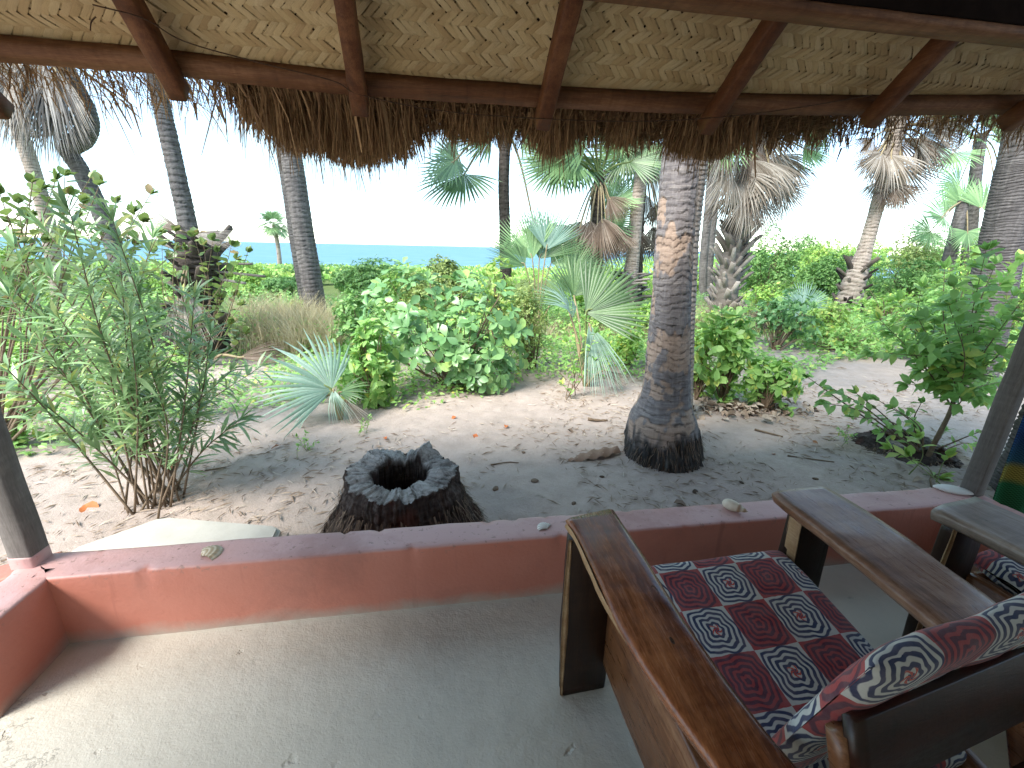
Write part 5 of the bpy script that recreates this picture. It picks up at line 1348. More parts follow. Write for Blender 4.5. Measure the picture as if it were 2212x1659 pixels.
def thicket_far():
    """the far scrub down to the beach reads as one mass"""
    rg = np.random.default_rng(5); n = 26000
    Y = rg.uniform(20, 56, n); px = rg.uniform(-500, 2700, n)
    X = (px - 1106) / F_PX * Y * 1.05 + 0.16 * Y
    c = np.stack([X, Y, 0 * X], -1)
    h = (0.35 + 0.75 * fbm(c, 0.35, 3, 3)) * np.where(Y > 40, 0.8, 1.0) + np.where(X > 12, 1.5 * np.clip((X - 12) / 10, 0, 1), 0)
    z = ground_z(X, Y) + h * rg.uniform(0.35, 1.0, n) ** 0.5
    P = np.stack([X, Y, z], -1); D = rand_unit(n) + np.array([0, -.2, .3]); N = np.array([0, -0.5, 0.8]) + rg.normal(0, .4, (n, 3))
    S = rg.uniform(0.16, 0.34, n)
    lv = leaf_set(4, 1, 0.6, 'ovate', M['bush_a'], 3)
    o = link('far_scrub', None)
    R = basis(D, N); Vs = []; Qs = []; c0 = 0; kind = rg.integers(0, 4, n)
    for q, (me, V, Q) in enumerate(lv):
        mk = kind == q; W = np.einsum('nij,vj->nvi', R[mk] * S[mk][:, None, None], V) + P[mk][:, None]; kk = W.shape[0]
        Vs.append(W.reshape(-1, 3)); Qs.append((Q[None] + (np.arange(kk) * len(V))[:, None, None]).reshape(-1, 4) + c0); c0 += kk * len(V)
    o2 = bpy.data.objects.new('far_scrub', mesh_np('far_scrub', np.concatenate(Vs), np.concatenate(Qs), M['bush_a'], True))
    bpy.data.objects.remove(o); o2.name = 'far_scrub'; COL.objects.link(o2)
    tag(o2, 'low green scrub running down to the beach', 'scrub', kind='stuff')
thicket_far()

# fan palm seedlings
def fan_seedling():
    g = gbase(735, 905); hub = ony(716, 842, g[1])
    t = thing('fan_palm_seedling', g, 'pale blue green fan palm seedling in front of the straw grass', 'plant')
    root = g + np.array([0, 0, -0.02])
    frond(t, g, hub, img_dir(-52, 0.35), -_fw * 0.8 + _up * 0.6 + _rt * 0.2, 0.66, M['frond_blue'], root=root, n=26, spread=2.9, split=0.42, droop=0.35, fold=0.35, pleat=0.05, pet=M['stem_green'])
    frond(t, g, hub + np.array([0.03, -0.05, 0.02]), img_dir(160, 0.5), -_fw * 0.9 + _up * 0.4, 0.30, M['frond_blue'], root=root, n=14, spread=0.9, split=0.35, droop=0.5, fold=0.6, pleat=0.05)
    frond(t, g, hub + np.array([0.05, 0.05, -0.05]), img_dir(75, 0.2), -_fw * 0.6 + _up * 0.7, 0.30, M['frond'], root=root, n=16, spread=1.6, split=0.5, droop=0.3, fold=0.3)
    frond(t, g, hub + np.array([-0.02, 0.02, -0.06]), img_dir(-110, 0.3), -_fw * 0.6 + _up * 0.8, 0.55, M['frond_blue'], root=root, n=16, spread=1.2, split=0.3, droop=0.6, fold=0.3)
    frond(t, g, hub + np.array([0.12, 0.0, -0.1]), img_dir(140, 0.4), -_fw + _up * 0.3, 0.34, M['dead'], root=root, n=10, spread=0.7, split=0.35, droop=0.4, fold=0.6, name='dead_frond')
fan_seedling()
def fan_cluster():
    g = gbase(1262, 850, 0.25); Y = g[1]
    t = thing('fan_palm_seedling', g, 'young fan palm with one big green fan left of the stout palm', 'plant')
    root = g + np.array([0, 0, -0.02])
    frond(t, g, ony(1266, 676, Y - 0.1), img_dir(60, 0.12), -_fw + _up * 0.35 - _rt * 0.1, 0.72, M['frond'], root=root, n=25, spread=2.3, split=0.62, droop=0.05, fold=0.2, pleat=0.06, pet=M['stem_green'], pr=0.016)
    frond(t, g, ony(1272, 700, Y - 0.15), img_dir(166, 0.35), -_fw + _rt * 0.3, 0.86, M['frond_blue'], root=root + np.array([0.05, 0, 0]), n=22, spread=0.95, split=0.4, droop=0.12, fold=0.5, close=0.2, pleat=0.06)
    frond(t, g, ony(1235, 690, Y + 0.15), img_dir(-15, 0.1), -_fw * .4 + _rt * 0.9, 0.52, M['frond_blue'], root=root, n=22, spread=2.0, split=0.5, droop=0.5, fold=0.5)
    frond(t, g, ony(1240, 640, Y + 0.9), img_dir(10, 0.1), -_fw + _up * 0.3, 0.62, M['frond'], root=root, n=26, spread=2.4, split=0.45, droop=0.15, fold=0.3)
    frond(t, g, ony(1220, 650, Y + 0.7), img_dir(-60, 0.1), -_fw + _up * 0.5, 0.45, M['frond'], root=root, n=24, spread=2.0, split=0.45, droop=0.2, fold=0.3)
    frond(t, g, ony(1265, 720, Y + 0.1), img_dir(178, 0.2), -_fw + _rt * 0.5, 0.6, M['frond'], root=root, n=18, spread=0.8, split=0.4, droop=0.1, fold=0.5, close=0.2)
    frond(t, g, ony(1305, 800, Y - 0.1), img_dir(125, 0.3), -_fw + _up * .3, 0.35, M['dead'], root=root, n=12, spread=0.8, split=0.4, droop=0.2, fold=0.5, name='dead_frond')
    # two fans rising higher behind
    g2 = gbase(1150, 640, 0); Y2 = 8.2; b = ony(1160, 700, Y2); b[2] = gz(b[0], Y2)
    t = thing('fan_palm_seedling', b, 'grey green fan palm with stiff upright fans in front of the slim dark palm', 'plant')
    for (hx, hy, a, R, m) in [(1150, 560, 340, 0.95, 'frond_pale'), (1165, 560, 25, 0.95, 'frond'), (1190, 570, 55, 0.8, 'frond_pale'), (1135, 575, 310, 0.8, 'frond'), (1180, 540, 10, 0.9, 'frond_blue'), (1230, 600, 40, 0.8, 'frond')]:
        frond(t, b, ony(hx, hy, Y2 + RNG.uniform(-.2, .2)), img_dir(a, 0.1), -_fw + _up * 0.2 + RNG.normal(0, .3, 3), R, M[m], root=b, n=30, spread=1.9, split=0.45, droop=0.08, fold=0.3)
    # pale fan behind the bushes on the right
    b = gbase(1720, 760); b = np.array([b[0] * 7.2 / b[1], 7.2, GZ])
    t = thing('fan_palm_seedling', b, 'small bluish fan palm fan among the bushes below the tall thicket', 'plant')
    for (hx, hy, a, R, m) in [(1735, 665, 10, 0.5, 'frond_blue'), (1725, 680, 300, 0.45, 'frond_blue'), (1785, 690, 110, 0.4, 'dead_brown'), (1650, 690, 250, 0.4, 'dead_brown')]:
        frond(t, b, ony(hx, hy, 7.2), img_dir(a, 0.1), -_fw + _up * 0.2, R, M[m], root=b, n=28, spread=2.8, split=0.45, droop=0.08, fold=0.3)
fan_cluster()

def right_sapling():
    g = onz(1998, 1000, GZ + 0.05); base = np.array([g[0], g[1], gz(g[0], g[1]) + 0.02]); Y = base[1]
    tp = [(2070, 850), (2150, 570), (2110, 620), (2190, 640), (2080, 700), (2050, 660), (2140, 720), (2180, 760), (2000, 740), (2110, 790), (1985, 690), (2030, 780), (2205, 560), (2170, 680), (1960, 760), (2060, 620), (2220, 700), (2130, 540), (2180, 600), (2090, 740), (2150, 800), (2020, 700), (2200, 820), (2110, 670), (1990, 800), (1900, 690), (1940, 650), (1880, 760), (1990, 620), (1930, 720), (2040, 580), (2100, 560), (1960, 830), (2230, 620), (2160, 860)]
    tips = [ony(a, b, Y + RNG.uniform(-0.15, 0.45)) for a, b in tp]
    stem_plant('leafy_sapling', 'crooked sapling with oval leaves rising from the small black stump', 'sapling', base, tips, 0.108, 0.056, 'ovate', M['light'], per_m=27, start=0.16, r0=0.006, whorl=2, ang=1.1, droop=0.15, seed=21, bend=0.05, n_obj=300, jit=0.02, trunk=spline([base + [0, 0, -.04], ony(2022, 950, Y), ony(2050, 895, Y), ony(2066, 845, Y + .05), ony(2080, 780, Y + .1)], 20))
    tp = [(1745, 815), (1800, 840), (1850, 850), (1780, 870), (1890, 860), (1930, 880), (1840, 900), (1900, 930), (1960, 900), (2110, 960), (2150, 920), (2040, 930), (1990, 870)]
    tips = [ony(a, b, Y + RNG.uniform(-0.1, 0.3)) for a, b in tp]
    stem_plant('low_sapling', 'low twiggy sapling with thin arching branches over bare sand', 'sapling', base + np.array([0.05, 0.06, 0]), tips, 0.08, 0.042, 'ovate', M['light'], per_m=17, start=0.3, r0=0.008, whorl=1, ang=1.0, droop=0.1, seed=22, bend=0.35, n_obj=260, jit=0.02)
    b2 = onz(2000, 1030, GZ + 0.03)
    tips = [ony(a, b, b2[1] - 0.05) for a, b in [(1925, 968), (1985, 945), (2045, 985), (2030, 1030), (1965, 985)]]
    stem_plant('seedling', 'bright lime seedling in front of the small black stump', 'seedling', np.array([b2[0], b2[1], gz(b2[0], b2[1])]), tips, 0.10, 0.05, 'ovate', M['lime'], per_m=5, start=0.75, r0=0.005, ang=1.1, droop=0.0, seed=23, bend=0.2, n_obj=60, stem_mat=M['stem_green'])
    # leafy shoot beside the drooping fan
    g = gbase(1235, 860); tips = [ony(a, b, g[1] - 0.02) for a, b in [(1260, 690), (1225, 740), (1285, 720), (1240, 800), (1215, 830), (1280, 780)]]
    stem_plant('leafy_shoot', 'light green leafy shoot beside the drooping fan', 'plant', g, tips, 0.09, 0.045, 'ovate', M['light'], per_m=18, start=0.2, r0=0.006, whorl=1, ang=1.1, droop=0.1, seed=24, n_obj=200)
    # left edge, broad bright leaves low behind the post
    g = gbase(40, 960); tips = [ony(a, b, g[1]) for a, b in [(20, 880), (60, 900), (90, 940), (40, 940), (10, 950), (110, 980)]]
    stem_plant('leafy_shoot', 'bright broad leaved shoot low behind the left porch post', 'plant', g, tips, 0.13, 0.08, 'ovate', M['lime'], per_m=16, start=0.3, r0=0.006, whorl=1, ang=1.0, droop=0.1, seed=25, n_obj=200)
    for k, (px, py, lab) in enumerate([(790, 935, 'tiny feathery weed on the sand near the hollow stump'), (1820, 965, 'tiny green seedling on the bare sand right of the stout palm'), (660, 975, 'small grassy weed beside the fan palm seedling')]):
        g = gbase(px, py); tips = [g + np.array([RNG.normal(0, .05), RNG.normal(0, .05), RNG.uniform(.06, .13)]) for q in range(6)]
        stem_plant('weed', lab, 'weed', g, tips, 0.035, 0.012, 'lance', M['light'], per_m=70, start=0.3, r0=0.002, seed=26 + k, n_obj=0, stem_mat=M['stem_green'])
right_sapling()

def dry_grass():
    rg = np.random.default_rng(3); Pp = []
    def patch(n, x0, x1, y0, y1, h, name, label):
        nc = n // 26; cp = rg.uniform(x0, x1, nc); cy = rg.uniform(y0, y1, nc); ci = rg.integers(0, nc, n)
        px = cp[ci] + rg.normal(0, 7, n); Y = cy[ci] + rg.normal(0, 0.06, n); ch = rg.uniform(0.45, 1.15, nc)[ci]; cl = rg.normal(0, 0.25, (nc, 2))[ci]
        X = np.array([ony(a, 700, b)[0] for a, b in zip(px, Y)])
        Z = np.where(Y > 9, ground_z(X, Y), GZ) - 0.03
        hh = h * ch * rg.uniform(0.5, 1.1, n); ln = (rg.normal(0, 0.30, (n, 2)) + cl) * hh[:, None]
        r = np.stack([X, Y, Z], -1); tp = r + np.stack([ln[:, 0], ln[:, 1], hh], -1); md = r * 0.5 + tp * 0.5 + np.stack([-ln[:, 0] * .2, -ln[:, 1] * .2, hh * 0.08], -1)
        a = rg.uniform(0, 3.14, n); s = np.stack([np.cos(a), np.sin(a), 0 * a], -1) * rg.uniform(0.0025, 0.005, n)[:, None]
        V = np.stack([r - s, r + s, md - s, md + s, tp - s * .2, tp + s * .2], 1).reshape(-1, 3); k = np.arange(n)[:, None] * 6
        Q = np.concatenate([k + np.array([[0, 1, 3, 2]]), k + np.array([[2, 3, 5, 4]])])
        o = link(name, mesh_np(name, V, Q, M['drygrass'])); tag(o, label, 'grass', kind='stuff')
    patch(5200, 505, 730, 6.6, 9.4, 0.72, 'dry_grass', 'tall straw coloured dry grass round the straight palm')
    patch(2200, 1480, 1720, 8.0, 12.0, 0.6, 'dry_grass', 'straw grass at the foot of the shaggy palm')
    patch(1200, 1180, 1420, 7.0, 9.0, 0.45, 'dry_grass', 'dry grass behind the young fan palm')
dry_grass()
def ground_cover():
    """low leafy weeds covering the back of the garden, behind the edge of the bare sand"""
    rg = np.random.default_rng(8); n = 120000
    bd = [(-400, 1000), (0, 1000), (120, 985), (300, 960), (450, 905), (560, 880), (640, 900), (720, 895), (850, 872), (1000, 850), (1200, 838), (1340, 850), (1500, 872), (1650, 880), (1730, 820), (1800, 786), (2000, 775), (2212, 800), (2500, 830)]
    bp = np.array([gp(a, b)[:2] for a, b in bd]); ba = np.arctan2(bp[:, 0], bp[:, 1]); br = np.linalg.norm(bp, axis=1)
    o = np.argsort(ba); ba, br = ba[o], br[o]
    ang = rg.uniform(-0.95, 1.05, n); r = 2.5 + 15 * rg.uniform(0, 1, n) ** 1.1
    edge = np.interp(ang, ba, br); X, Y = r * np.sin(ang), r * np.cos(ang)
    d = fbm(np.stack([X, Y, 0 * X], -1), 0.8, 6, 3)
    k = (r > edge + (d - 0.45) * 1.6) & (Y < 14) & (Y > 1.8) & (rg.uniform(0, 1, n) < np.clip((d - 0.22) * 5, 0.2, 1)); X, Y, d, r, edge = X[k], Y[k], d[k], r[k], edge[k]; n = len(X)
    hgt = 0.10 + 0.40 * np.clip((d - 0.38) * 3.5, 0, 1) * np.clip((r - edge) / 1.2, 0.25, 1)
    z = np.where(Y > 9, ground_z(X, Y), GZ) + rg.uniform(0.05, 1, n) * hgt
    P = np.stack([X, Y, z], -1); D = rand_unit(n); D[:, 2] *= 0.4; N = np.array([0, -0.25, 1.0]) + rg.normal(0, .35, (n, 3)); S = rg.uniform(0.05, 0.10, n) * np.clip(r / 7, 0.8, 1.5)
    lv = leaf_set(4, 1, 0.5, 'ovate', M['light'], 3); R = basis(D, N); kind = rg.integers(0, 4, n)
    o = merged_leaves(None, np.zeros(3), P, R, S, kind, lv, 'ground_cover')
    tag(o, 'low leafy weeds covering the back of the garden', 'weeds', kind='stuff')
ground_cover()
# ================================================================== chairs
def plank_vf(left, right, z_top, th, seed=0, n=46, edge=0.012, zrow=None, wob=0.003):
    """a live-edged plank lying flat: left and right outlines in plan (lists of x,y from front to back)"""
    Lp, Rp = spline(np.array([[*p, 0] for p in left]), n), spline(np.array([[*p, 0] for p in right]), n)
    zt = np.full(n, z_top) if zrow is None else np.interp(np.linspace(0, 1, n), np.linspace(0, 1, len(zrow)), zrow)
    m = 12; prof = []
    rows = []
    for k in range(n):
        a, b = Lp[k], Rp[k]; row = []
        for q in range(m):                               # across the top
            f = q / (m - 1); p = a + (b - a) * f; e = min(f, 1 - f) * np.linalg.norm(b - a)
            dz = -0.006 * max(0, 1 - e / 0.010) ** 2 + 0.0015 * math.sin(f * 3.1)
            row.append([p[0], p[1], zt[k] + dz])
        d = (b - a) / np.linalg.norm(b - a)
        for (f, z) in ((1, -0.35), (1, -0.7), (1, -1.0)): row.append([*(b - d * 0.010 * abs(z) ** 2)[:2], zt[k] + z * th])
        for (f, z) in ((0, -1.0), (0, -0.7), (0, -0.35)): row.append([*(a + d * 0.016 * abs(z) ** 2)[:2], zt[k] + z * th])
        rows.append(row)
    V = np.array(rows); M_ = V.shape[1]
    V = V + (np.stack([fbm(V, 9, seed, 3), fbm(V, 9, seed + 31, 3), fbm(V, 9, seed + 62, 3)], -1) - .5) * wob * 2
    i = np.arange(n - 1)[:, None] * M_; j = np.arange(M_)[None]; j2 = (j + 1) % M_
    Q = np.stack([i + j, i + M_ + j, i + M_ + j2, i + j2], -1).reshape(-1, 4)
    ng = [list(range(M_)), list(range(n * M_ - 1, (n - 1) * M_ - 1, -1))]
    return V.reshape(-1, 3), [Q, np.array(ng)]
def board_vf(A, B, w, th, wdir, seed=0, n=20, w2=None, wob=0.004, bow=0.0, c=0.007):
    """board from A to B, wide along wdir"""
    A, B = np.asarray(A, float), np.asarray(B, float); d = (B - A) / np.linalg.norm(B - A)
    s = np.asarray(wdir, float); s = s - d * np.dot(s, d); s /= np.linalg.norm(s); u = np.cross(d, s)
    t = np.linspace(0, 1, n); ww = np.linspace(w, w2 or w, n)
    rows = []
    for k in range(n):
        p = A + (B - A) * t[k]; h = ww[k] / 2; bo = bow * math.sin(t[k] * math.pi)
        rows.append([p + s * x + u * y for x, y in ((-h + c - bo, -th / 2), (h - c + bo * .5, -th / 2), (h + bo * .5, -th / 2 + c), (h + bo * .5, th / 2 - c), (h - c + bo * .5, th / 2), (-h + c - bo, th / 2), (-h - bo, th / 2 - c), (-h - bo, -th / 2 + c))])
    V = np.array(rows); V = V + (np.stack([fbm(V, 7, seed, 3), fbm(V, 7, seed + 31, 3), fbm(V, 7, seed + 62, 3)], -1) - .5) * wob * 2
    m = 8; i = np.arange(n - 1)[:, None] * m; j = np.arange(m)[None]; j2 = (j + 1) % m
    Q = np.stack([i + j, i + j2, i + m + j2, i + m + j], -1).reshape(-1, 4)
    return V.reshape(-1, 3), [Q, np.array([[7, 6, 5, 4, 3, 2, 1, 0], [(n - 1) * m + k for k in range(8)]])]
def cushion_vf(c0, ux, vx, nx, W, L, T, cell=0.138, nu=44, nv=64, seed=0, uoff=0.0, voff=0.0, sag=0.01, wrinkle=0.004):
    """padded slab: section loop swept across the width. c0 centre, ux width dir, vx length dir, nx thickness dir"""
    th = np.linspace(0, 2 * math.pi, nv, endpoint=False)
    ex = 0.22                                              # superellipse section
    cs = np.sign(np.cos(th)) * np.abs(np.cos(th)) ** ex; sn = np.sign(np.sin(th)) * np.abs(np.sin(th)) ** (0.55)
    sec = np.stack([cs * L / 2, sn * T / 2], -1)
    dl = np.linalg.norm(np.roll(sec, -1, 0) - sec, axis=1); arc = np.concatenate([[0], np.cumsum(dl)])[:-1]
    u = np.linspace(-1, 1, nu); rows, uvs = [], []
    for k in range(nu):
        e = (1 - abs(u[k]) ** 9) ** 0.5
        sc = np.array([1 - 0.03 * (1 - e), max(e, 0.02)])
        s = sec * sc
        s = s + np.stack([0 * th, sag * 0 * th], -1)
        rows.append(c0 + np.outer(np.full(nv, u[k] * W / 2), ux) + np.outer(s[:, 0], vx) + np.outer(s[:, 1], nx))
        uvs.append(np.stack([np.full(nv, (u[k] * W / 2) / cell + uoff), -arc / cell + voff], -1))
    V = np.array(rows)
    wv = (fbm(V * np.array([1.0, 1.0, 1.0]), 7, seed, 3) - .5) * 2 * wrinkle * 2.6
    # long shallow creases across the width
    sv = np.tensordot(V - c0, vx, 1)
    cr = -np.exp(-((((sv + 0.02 * np.sin(9 * np.tensordot(V - c0, ux, 1))) / 0.125 + 0.3) % 1.0 - 0.5) / 0.05) ** 2) * wrinkle * 1.5 * np.clip(fbm(V, 5, seed + 3, 2) * 3 - 0.9, 0, 1)
    V = V + (wv + cr)[..., None] * nx * np.sign(sec[:, 1])[None, :, None]
    uv = np.array(uvs)
    uv = np.concatenate([uv, uv[:, :1] - np.array([0, (arc[-1] + dl[-1]) / cell])], 1)
    V = np.concatenate([V, V[:, :1]], 1); m = nv + 1
    i = np.arange(nu - 1)[:, None] * m; j = np.arange(nv)[None]
    Q = np.stack([i + j, i + j + 1, i + m + j + 1, i + m + j], -1).reshape(-1, 4)
    return V.reshape(-1, 3), Q, uv.reshape(-1, 2)

def make_chair(t, L, armL, armR, zt, mats):
    """L: world position the chair is modelled round; everything is given in world space of the first chair"""
    def put(name, VF, mat, uv=None, smooth=False, parent=t):
        V, Fq = VF; return link(name, mesh_np(name, V - L, Fq, mat, smooth, uv), parent)
    TH = 0.042
    a = put('armrest', plank_vf(armL[0], armL[1], zt, TH, 5, zrow=[zt, zt, zt - 0.012, zt - 0.03]), mats[0], smooth=True)
    # pale sapwood along the outer live edge
    S = spline(np.array([[*p, zt - 0.022] for p in armL[0]]), 46); S[:, 2] -= np.interp(np.linspace(0, 1, 46), [0, .33, .66, 1], [0, 0, .012, .03]); S = S[1:26]
    V = []
    for k, p in enumerate(S):
        tp = max(0.0, (k - 14) / 10.0); p = p + np.array([0.012 * tp, 0, 0])
        g = 0.004 + 0.005 * vnoise(np.array([[k * .35, 0, 0]]), 1, 3)[0]
        V += [[p[0] - 0.0035, p[1], p[2] + 0.014], [p[0] - 0.002 - g, p[1], p[2] + 0.003], [p[0] + 0.003, p[1], p[2] - 0.017]]
    i = np.arange(len(S) - 1)[:, None] * 3; j = np.arange(2)[None]
    put('bark_edge', (np.array(V), np.stack([i + j, i + j + 1, i + j + 4, i + j + 3], -1).reshape(-1, 4)), M['sap'], smooth=True, parent=a)
    put('armrest', plank_vf(armR[0], armR[1], zt, TH, 9, zrow=[zt, zt, zt - 0.012, zt - 0.03]), mats[1], smooth=True)
    # knots on the armrest near the camera
    for (x, y, r) in ((0.492, 0.80, 0.010), (0.462, 0.66, 0.006)):
        b = MB(); n = 14
        ring = [[x + math.cos(q * 6.283 / n) * r * 0.7, y + math.sin(q * 6.283 / n) * r * 1.6, zt + 0.0008] for q in range(n)]
        b.add(ring + [[x, y, zt - 0.002]], T=[[q, (q + 1) % n, n] for q in range(n)])
        put('knot', (np.concatenate(b.V), np.concatenate(b.T)), M['cord'], parent=a)
    zl = zt - TH + 0.004
    # front legs: upright boards facing the wall
    put('leg', board_vf((0.4435, 1.085, 0.0), (0.437, 1.085, zl), 0.155, 0.045, (1, 0.06, 0), 3, bow=0.008), mats[2])
    put('leg', board_vf((1.245, 1.125, 0.0), (1.235, 1.125, zl), 0.165, 0.045, (1, 0.06, 0), 4, bow=0.008), mats[2])
    put('leg', board_vf((0.478, 0.36, 0.0), (0.475, 0.36, zl - 0.02), 0.12, 0.045, (1, 0.06, 0), 5), mats[2])
    put('leg', board_vf((1.225, 0.66, 0.0), (1.22, 0.66, zl - 0.01), 0.145, 0.045, (1, 0.06, 0), 6, bow=0.006), mats[2])
    # pale edges of the right hand legs
    put('leg_edge', board_vf((1.163, 1.10, 0.005), (1.152, 1.10, zl - 0.004), 0.010, 0.05, (1, 0.06, 0), 14), M['sap'])
    put('leg_edge', board_vf((1.153, 0.637, 0.005), (1.148, 0.637, zl - 0.014), 0.010, 0.05, (1, 0.06, 0), 15), M['sap'])
    put('leg_edge', board_vf((0.366, 1.062, 0.004), (0.358, 1.062, zl - 0.004), 0.012, 0.012, (1, 0.06, 0), 16, bow=0.008), M['sap'])
    # side rails
    put('side_rail', board_vf((0.524, 1.075, 0.262), (0.548, 0.24, 0.235), 0.31, 0.042, (0, 0, 1), 7, wob=0.008, n=30), mats[3])
    put('side_rail', board_vf((1.165, 1.10, 0.335), (1.165, 0.40, 0.28), 0.15, 0.042, (0, 0, 1), 8, wob=0.006), mats[3])
    put('front_rail', board_vf((0.54, 1.075, 0.335), (1.17, 1.105, 0.335), 0.11, 0.035, (0, 0, 1), 10), mats[3])
    # back: uprights and slats, leaning back
    ang = math.radians(17); bx = np.array([0.985, 0.16, -0.01]); bx /= np.linalg.norm(bx)
    low = np.array([0.60, 0.50, 0.33]); upv = np.array([0.02, -math.sin(ang), math.cos(ang)])
    by = np.cross(upv, bx)                                 # towards the sitter's front is -by
    SL = np.array([0.600, 0.388, 0.735]); SR = SL + bx * 0.53
    rv = np.array([-0.03, 0.34, 0.94]); rv /= np.linalg.norm(rv)             # the rear frame slopes out towards its foot
    ST_, SE = np.array([0.600, 0.400, 0.770]), np.array([1.085, 0.478, 0.765])
    put('top_slat', board_vf(ST_ - rv * 0.055, SE - rv * 0.055, 0.115, 0.024, rv, 11, wob=0.001, n=24, c=0.002), M['slat'])
    put('back_slat', board_vf(ST_ - rv * 0.25 + bx * 0.02, SE - rv * 0.25, 0.085, 0.025, rv, 12, c=0.002), M['slat'])
    put('rear_upright', board_vf(ST_ + [0.012, 0.02, -0.02] - rv * 0.02, ST_ + [0.012, 0.02, -0.02] - rv * 0.72, 0.05, 0.034, bx, 13), mats[3])
    put('rear_upright', board_vf(SE + [-0.012, 0.02, -0.02] - rv * 0.02, SE + [-0.012, 0.02, -0.02] - rv * 0.72, 0.05, 0.034, bx, 14), mats[3])
    put('rear_rail', board_vf(ST_ - rv * 0.45 + [0.0, 0.02, 0.0], SE - rv * 0.45 + [0.0, 0.02, 0.0], 0.07, 0.03, rv, 15), mats[3])
    # cushions
    seat_v = np.array([0.02, -0.985, -0.14]); seat_v /= np.linalg.norm(seat_v); seat_u = np.array([0.998, 0.05, 0.0]); seat_u /= np.linalg.norm(seat_u)
    seat_n = np.cross(seat_u, seat_v); seat_n = seat_n if seat_n[2] > 0 else -seat_n
    V, Q, uv = cushion_vf(np.array([0.865, 0.815, 0.395]), seat_u, seat_v, seat_n, 0.60, 0.62, 0.085, seed=3, uoff=0.45, voff=0.3)
    put('seat_cushion', (V, Q), M['fabric'], uv, True)
    bn = by if by[1] > 0 else -by
    cc = np.array([0.615, 0.468, 0.655]) + bx * 0.27 - upv * 0.02
    V, Q, uv = cushion_vf(cc, bx, upv, bn, 0.58, 0.52, 0.058, seed=8, uoff=0.1, voff=0.2, wrinkle=0.003)
    put('back_cushion', (V, Q), M['fabric'], uv, True)
    return t
def build_chairs():
    zt = 0.662
    def pz(l): return [tuple(onz(a, b, zt)[:2]) for a, b in l]
    AL = pz([(1222, 1120), (1244, 1150), (1274, 1212), (1296, 1262), (1322, 1318), (1362, 1384), (1400, 1440), (1484, 1553), (1560, 1650)])
    AR = pz([(1325, 1097), (1390, 1195), (1450, 1290), (1500, 1362), (1560, 1440), (1650, 1550), (1750, 1659)])
    AL += [(AL[-1][0] + 0.03, 0.24)]; AR += [(AR[-1][0] + 0.01, 0.24)]
    BL = pz([(1667, 1062), (1700, 1090), (1760, 1133), (1850, 1200), (1930, 1262), (2035, 1342)]) + [(1.105, 0.50), (1.11, 0.36)]
    BR = pz([(1785, 1050), (1850, 1086), (1940, 1145), (2040, 1212), (2120, 1263), (2175, 1300)]) + [(1.31, 0.50), (1.30, 0.36)]
    # blunt the front corners
    L = np.array([0.85, 0.78, 0.0])
    t = thing('armchair', L, 'heavy wooden armchair with red brown varnished armrest and printed cushions', 'chair', 'wooden armchairs with printed cushions')
    make_chair(t, L, (AL, AR), (BL, BR), zt, (M['arm_red'], M['arm_grey'], M['leg'], M['rail']))
    # the second chair stands to the right, turned a little more, its armrest greyer
    t2 = link('armchair', None); k = 0
    tag(t2, 'wooden armchair with silver grey armrest in the corner by the cuttlebone', 'chair', 'wooden armchairs with printed cushions')
    def cp(o, par):
        c = o.copy(); COL.objects.link(c); c.parent = par
        for ch in o.children: cp(ch, c)
        return c
    first = True
    for ch in list(t.children):
        c = cp(ch, t2)
        if ch.name.startswith('armrest'):
            c.data = ch.data.copy(); c.data.materials.clear(); c.data.materials.append(M['arm_silver'])
            if first:
                first = False
                for v in c.data.vertices:                 # this plank is broader
                    v.co.x = v.co.x - (0.04 if v.co.x < -0.41 else -0.05)
    t2.location = (L[0] + 1.27, L[1] - 0.06, 0); t2.rotation_euler = (0, 0, math.radians(4.0))
build_chairs()

# ================================================================== shells on the parapet
def scallop(name, label, mat, px, py, w, ribs, up, rot, asp=0.85, depth=0.35):
    c = onz(px, py, WH); n, m = ribs * 6, 12
    V, band = [], []
    for i in range(m + 1):
        r = i / m
        for j in range(n + 1):
            a = (j / n - 0.5) * 2.5
            rib = 0.5 + 0.5 * math.cos(j / 6 * 2 * math.pi)
            R = w * r * (1 + 0.03 * rib)
            x = math.sin(a) * R * 0.62; y = math.cos(a) * R * asp - w * 0.42
            h = depth * w * math.sqrt(max(0, 1 - (2 * r - 0.85) ** 2 / 1.4)) * math.cos(a * 0.55) * (1 if r > 0 else .4) - depth * w * 0.28
            V.append([x, y, max(h + rib * 0.02 * w * r, 0.0 if i == m else -1)]); band.append(1 - rib if up else 0.5 + 0.5 * math.sin(r * 26))
    V = np.array(V); V[:, 2] -= V[:, 2].min()
    k = n + 1; i = np.arange(m)[:, None] * k; j = np.arange(n)[None]
    Q = np.stack([i + j, i + j + 1, i + k + j + 1, i + k + j], -1).reshape(-1, 4)
    U = V.copy(); U[:, 2] = np.maximum(V[:, 2] - 0.004, -0.001)                     # inner skin
    ca, sa = math.cos(rot), math.sin(rot); Rm = np.array([[ca, -sa, 0], [sa, ca, 0], [0, 0, 1]])
    A = np.concatenate([V, U]) @ Rm.T
    o = link(name, mesh_np(name, A, np.concatenate([Q, Q[:, ::-1] + len(V)]), mat, True, attr={'band': np.concatenate([band, band])}))
    o.location = (c[0], c[1], WH - 0.002); tag(o, label, 'shell', 'shells lying on the parapet')
scallop('seashell', 'tan striped seashell on the pink parapet beside the cement step', M['shell_tan'], 458, 1194, 0.085, 9, False, -0.9)
scallop('seashell', 'small white ribbed seashell on the parapet below the hollow stump', M['shell_white'], 1174, 1138, 0.062, 8, True, 0.5)
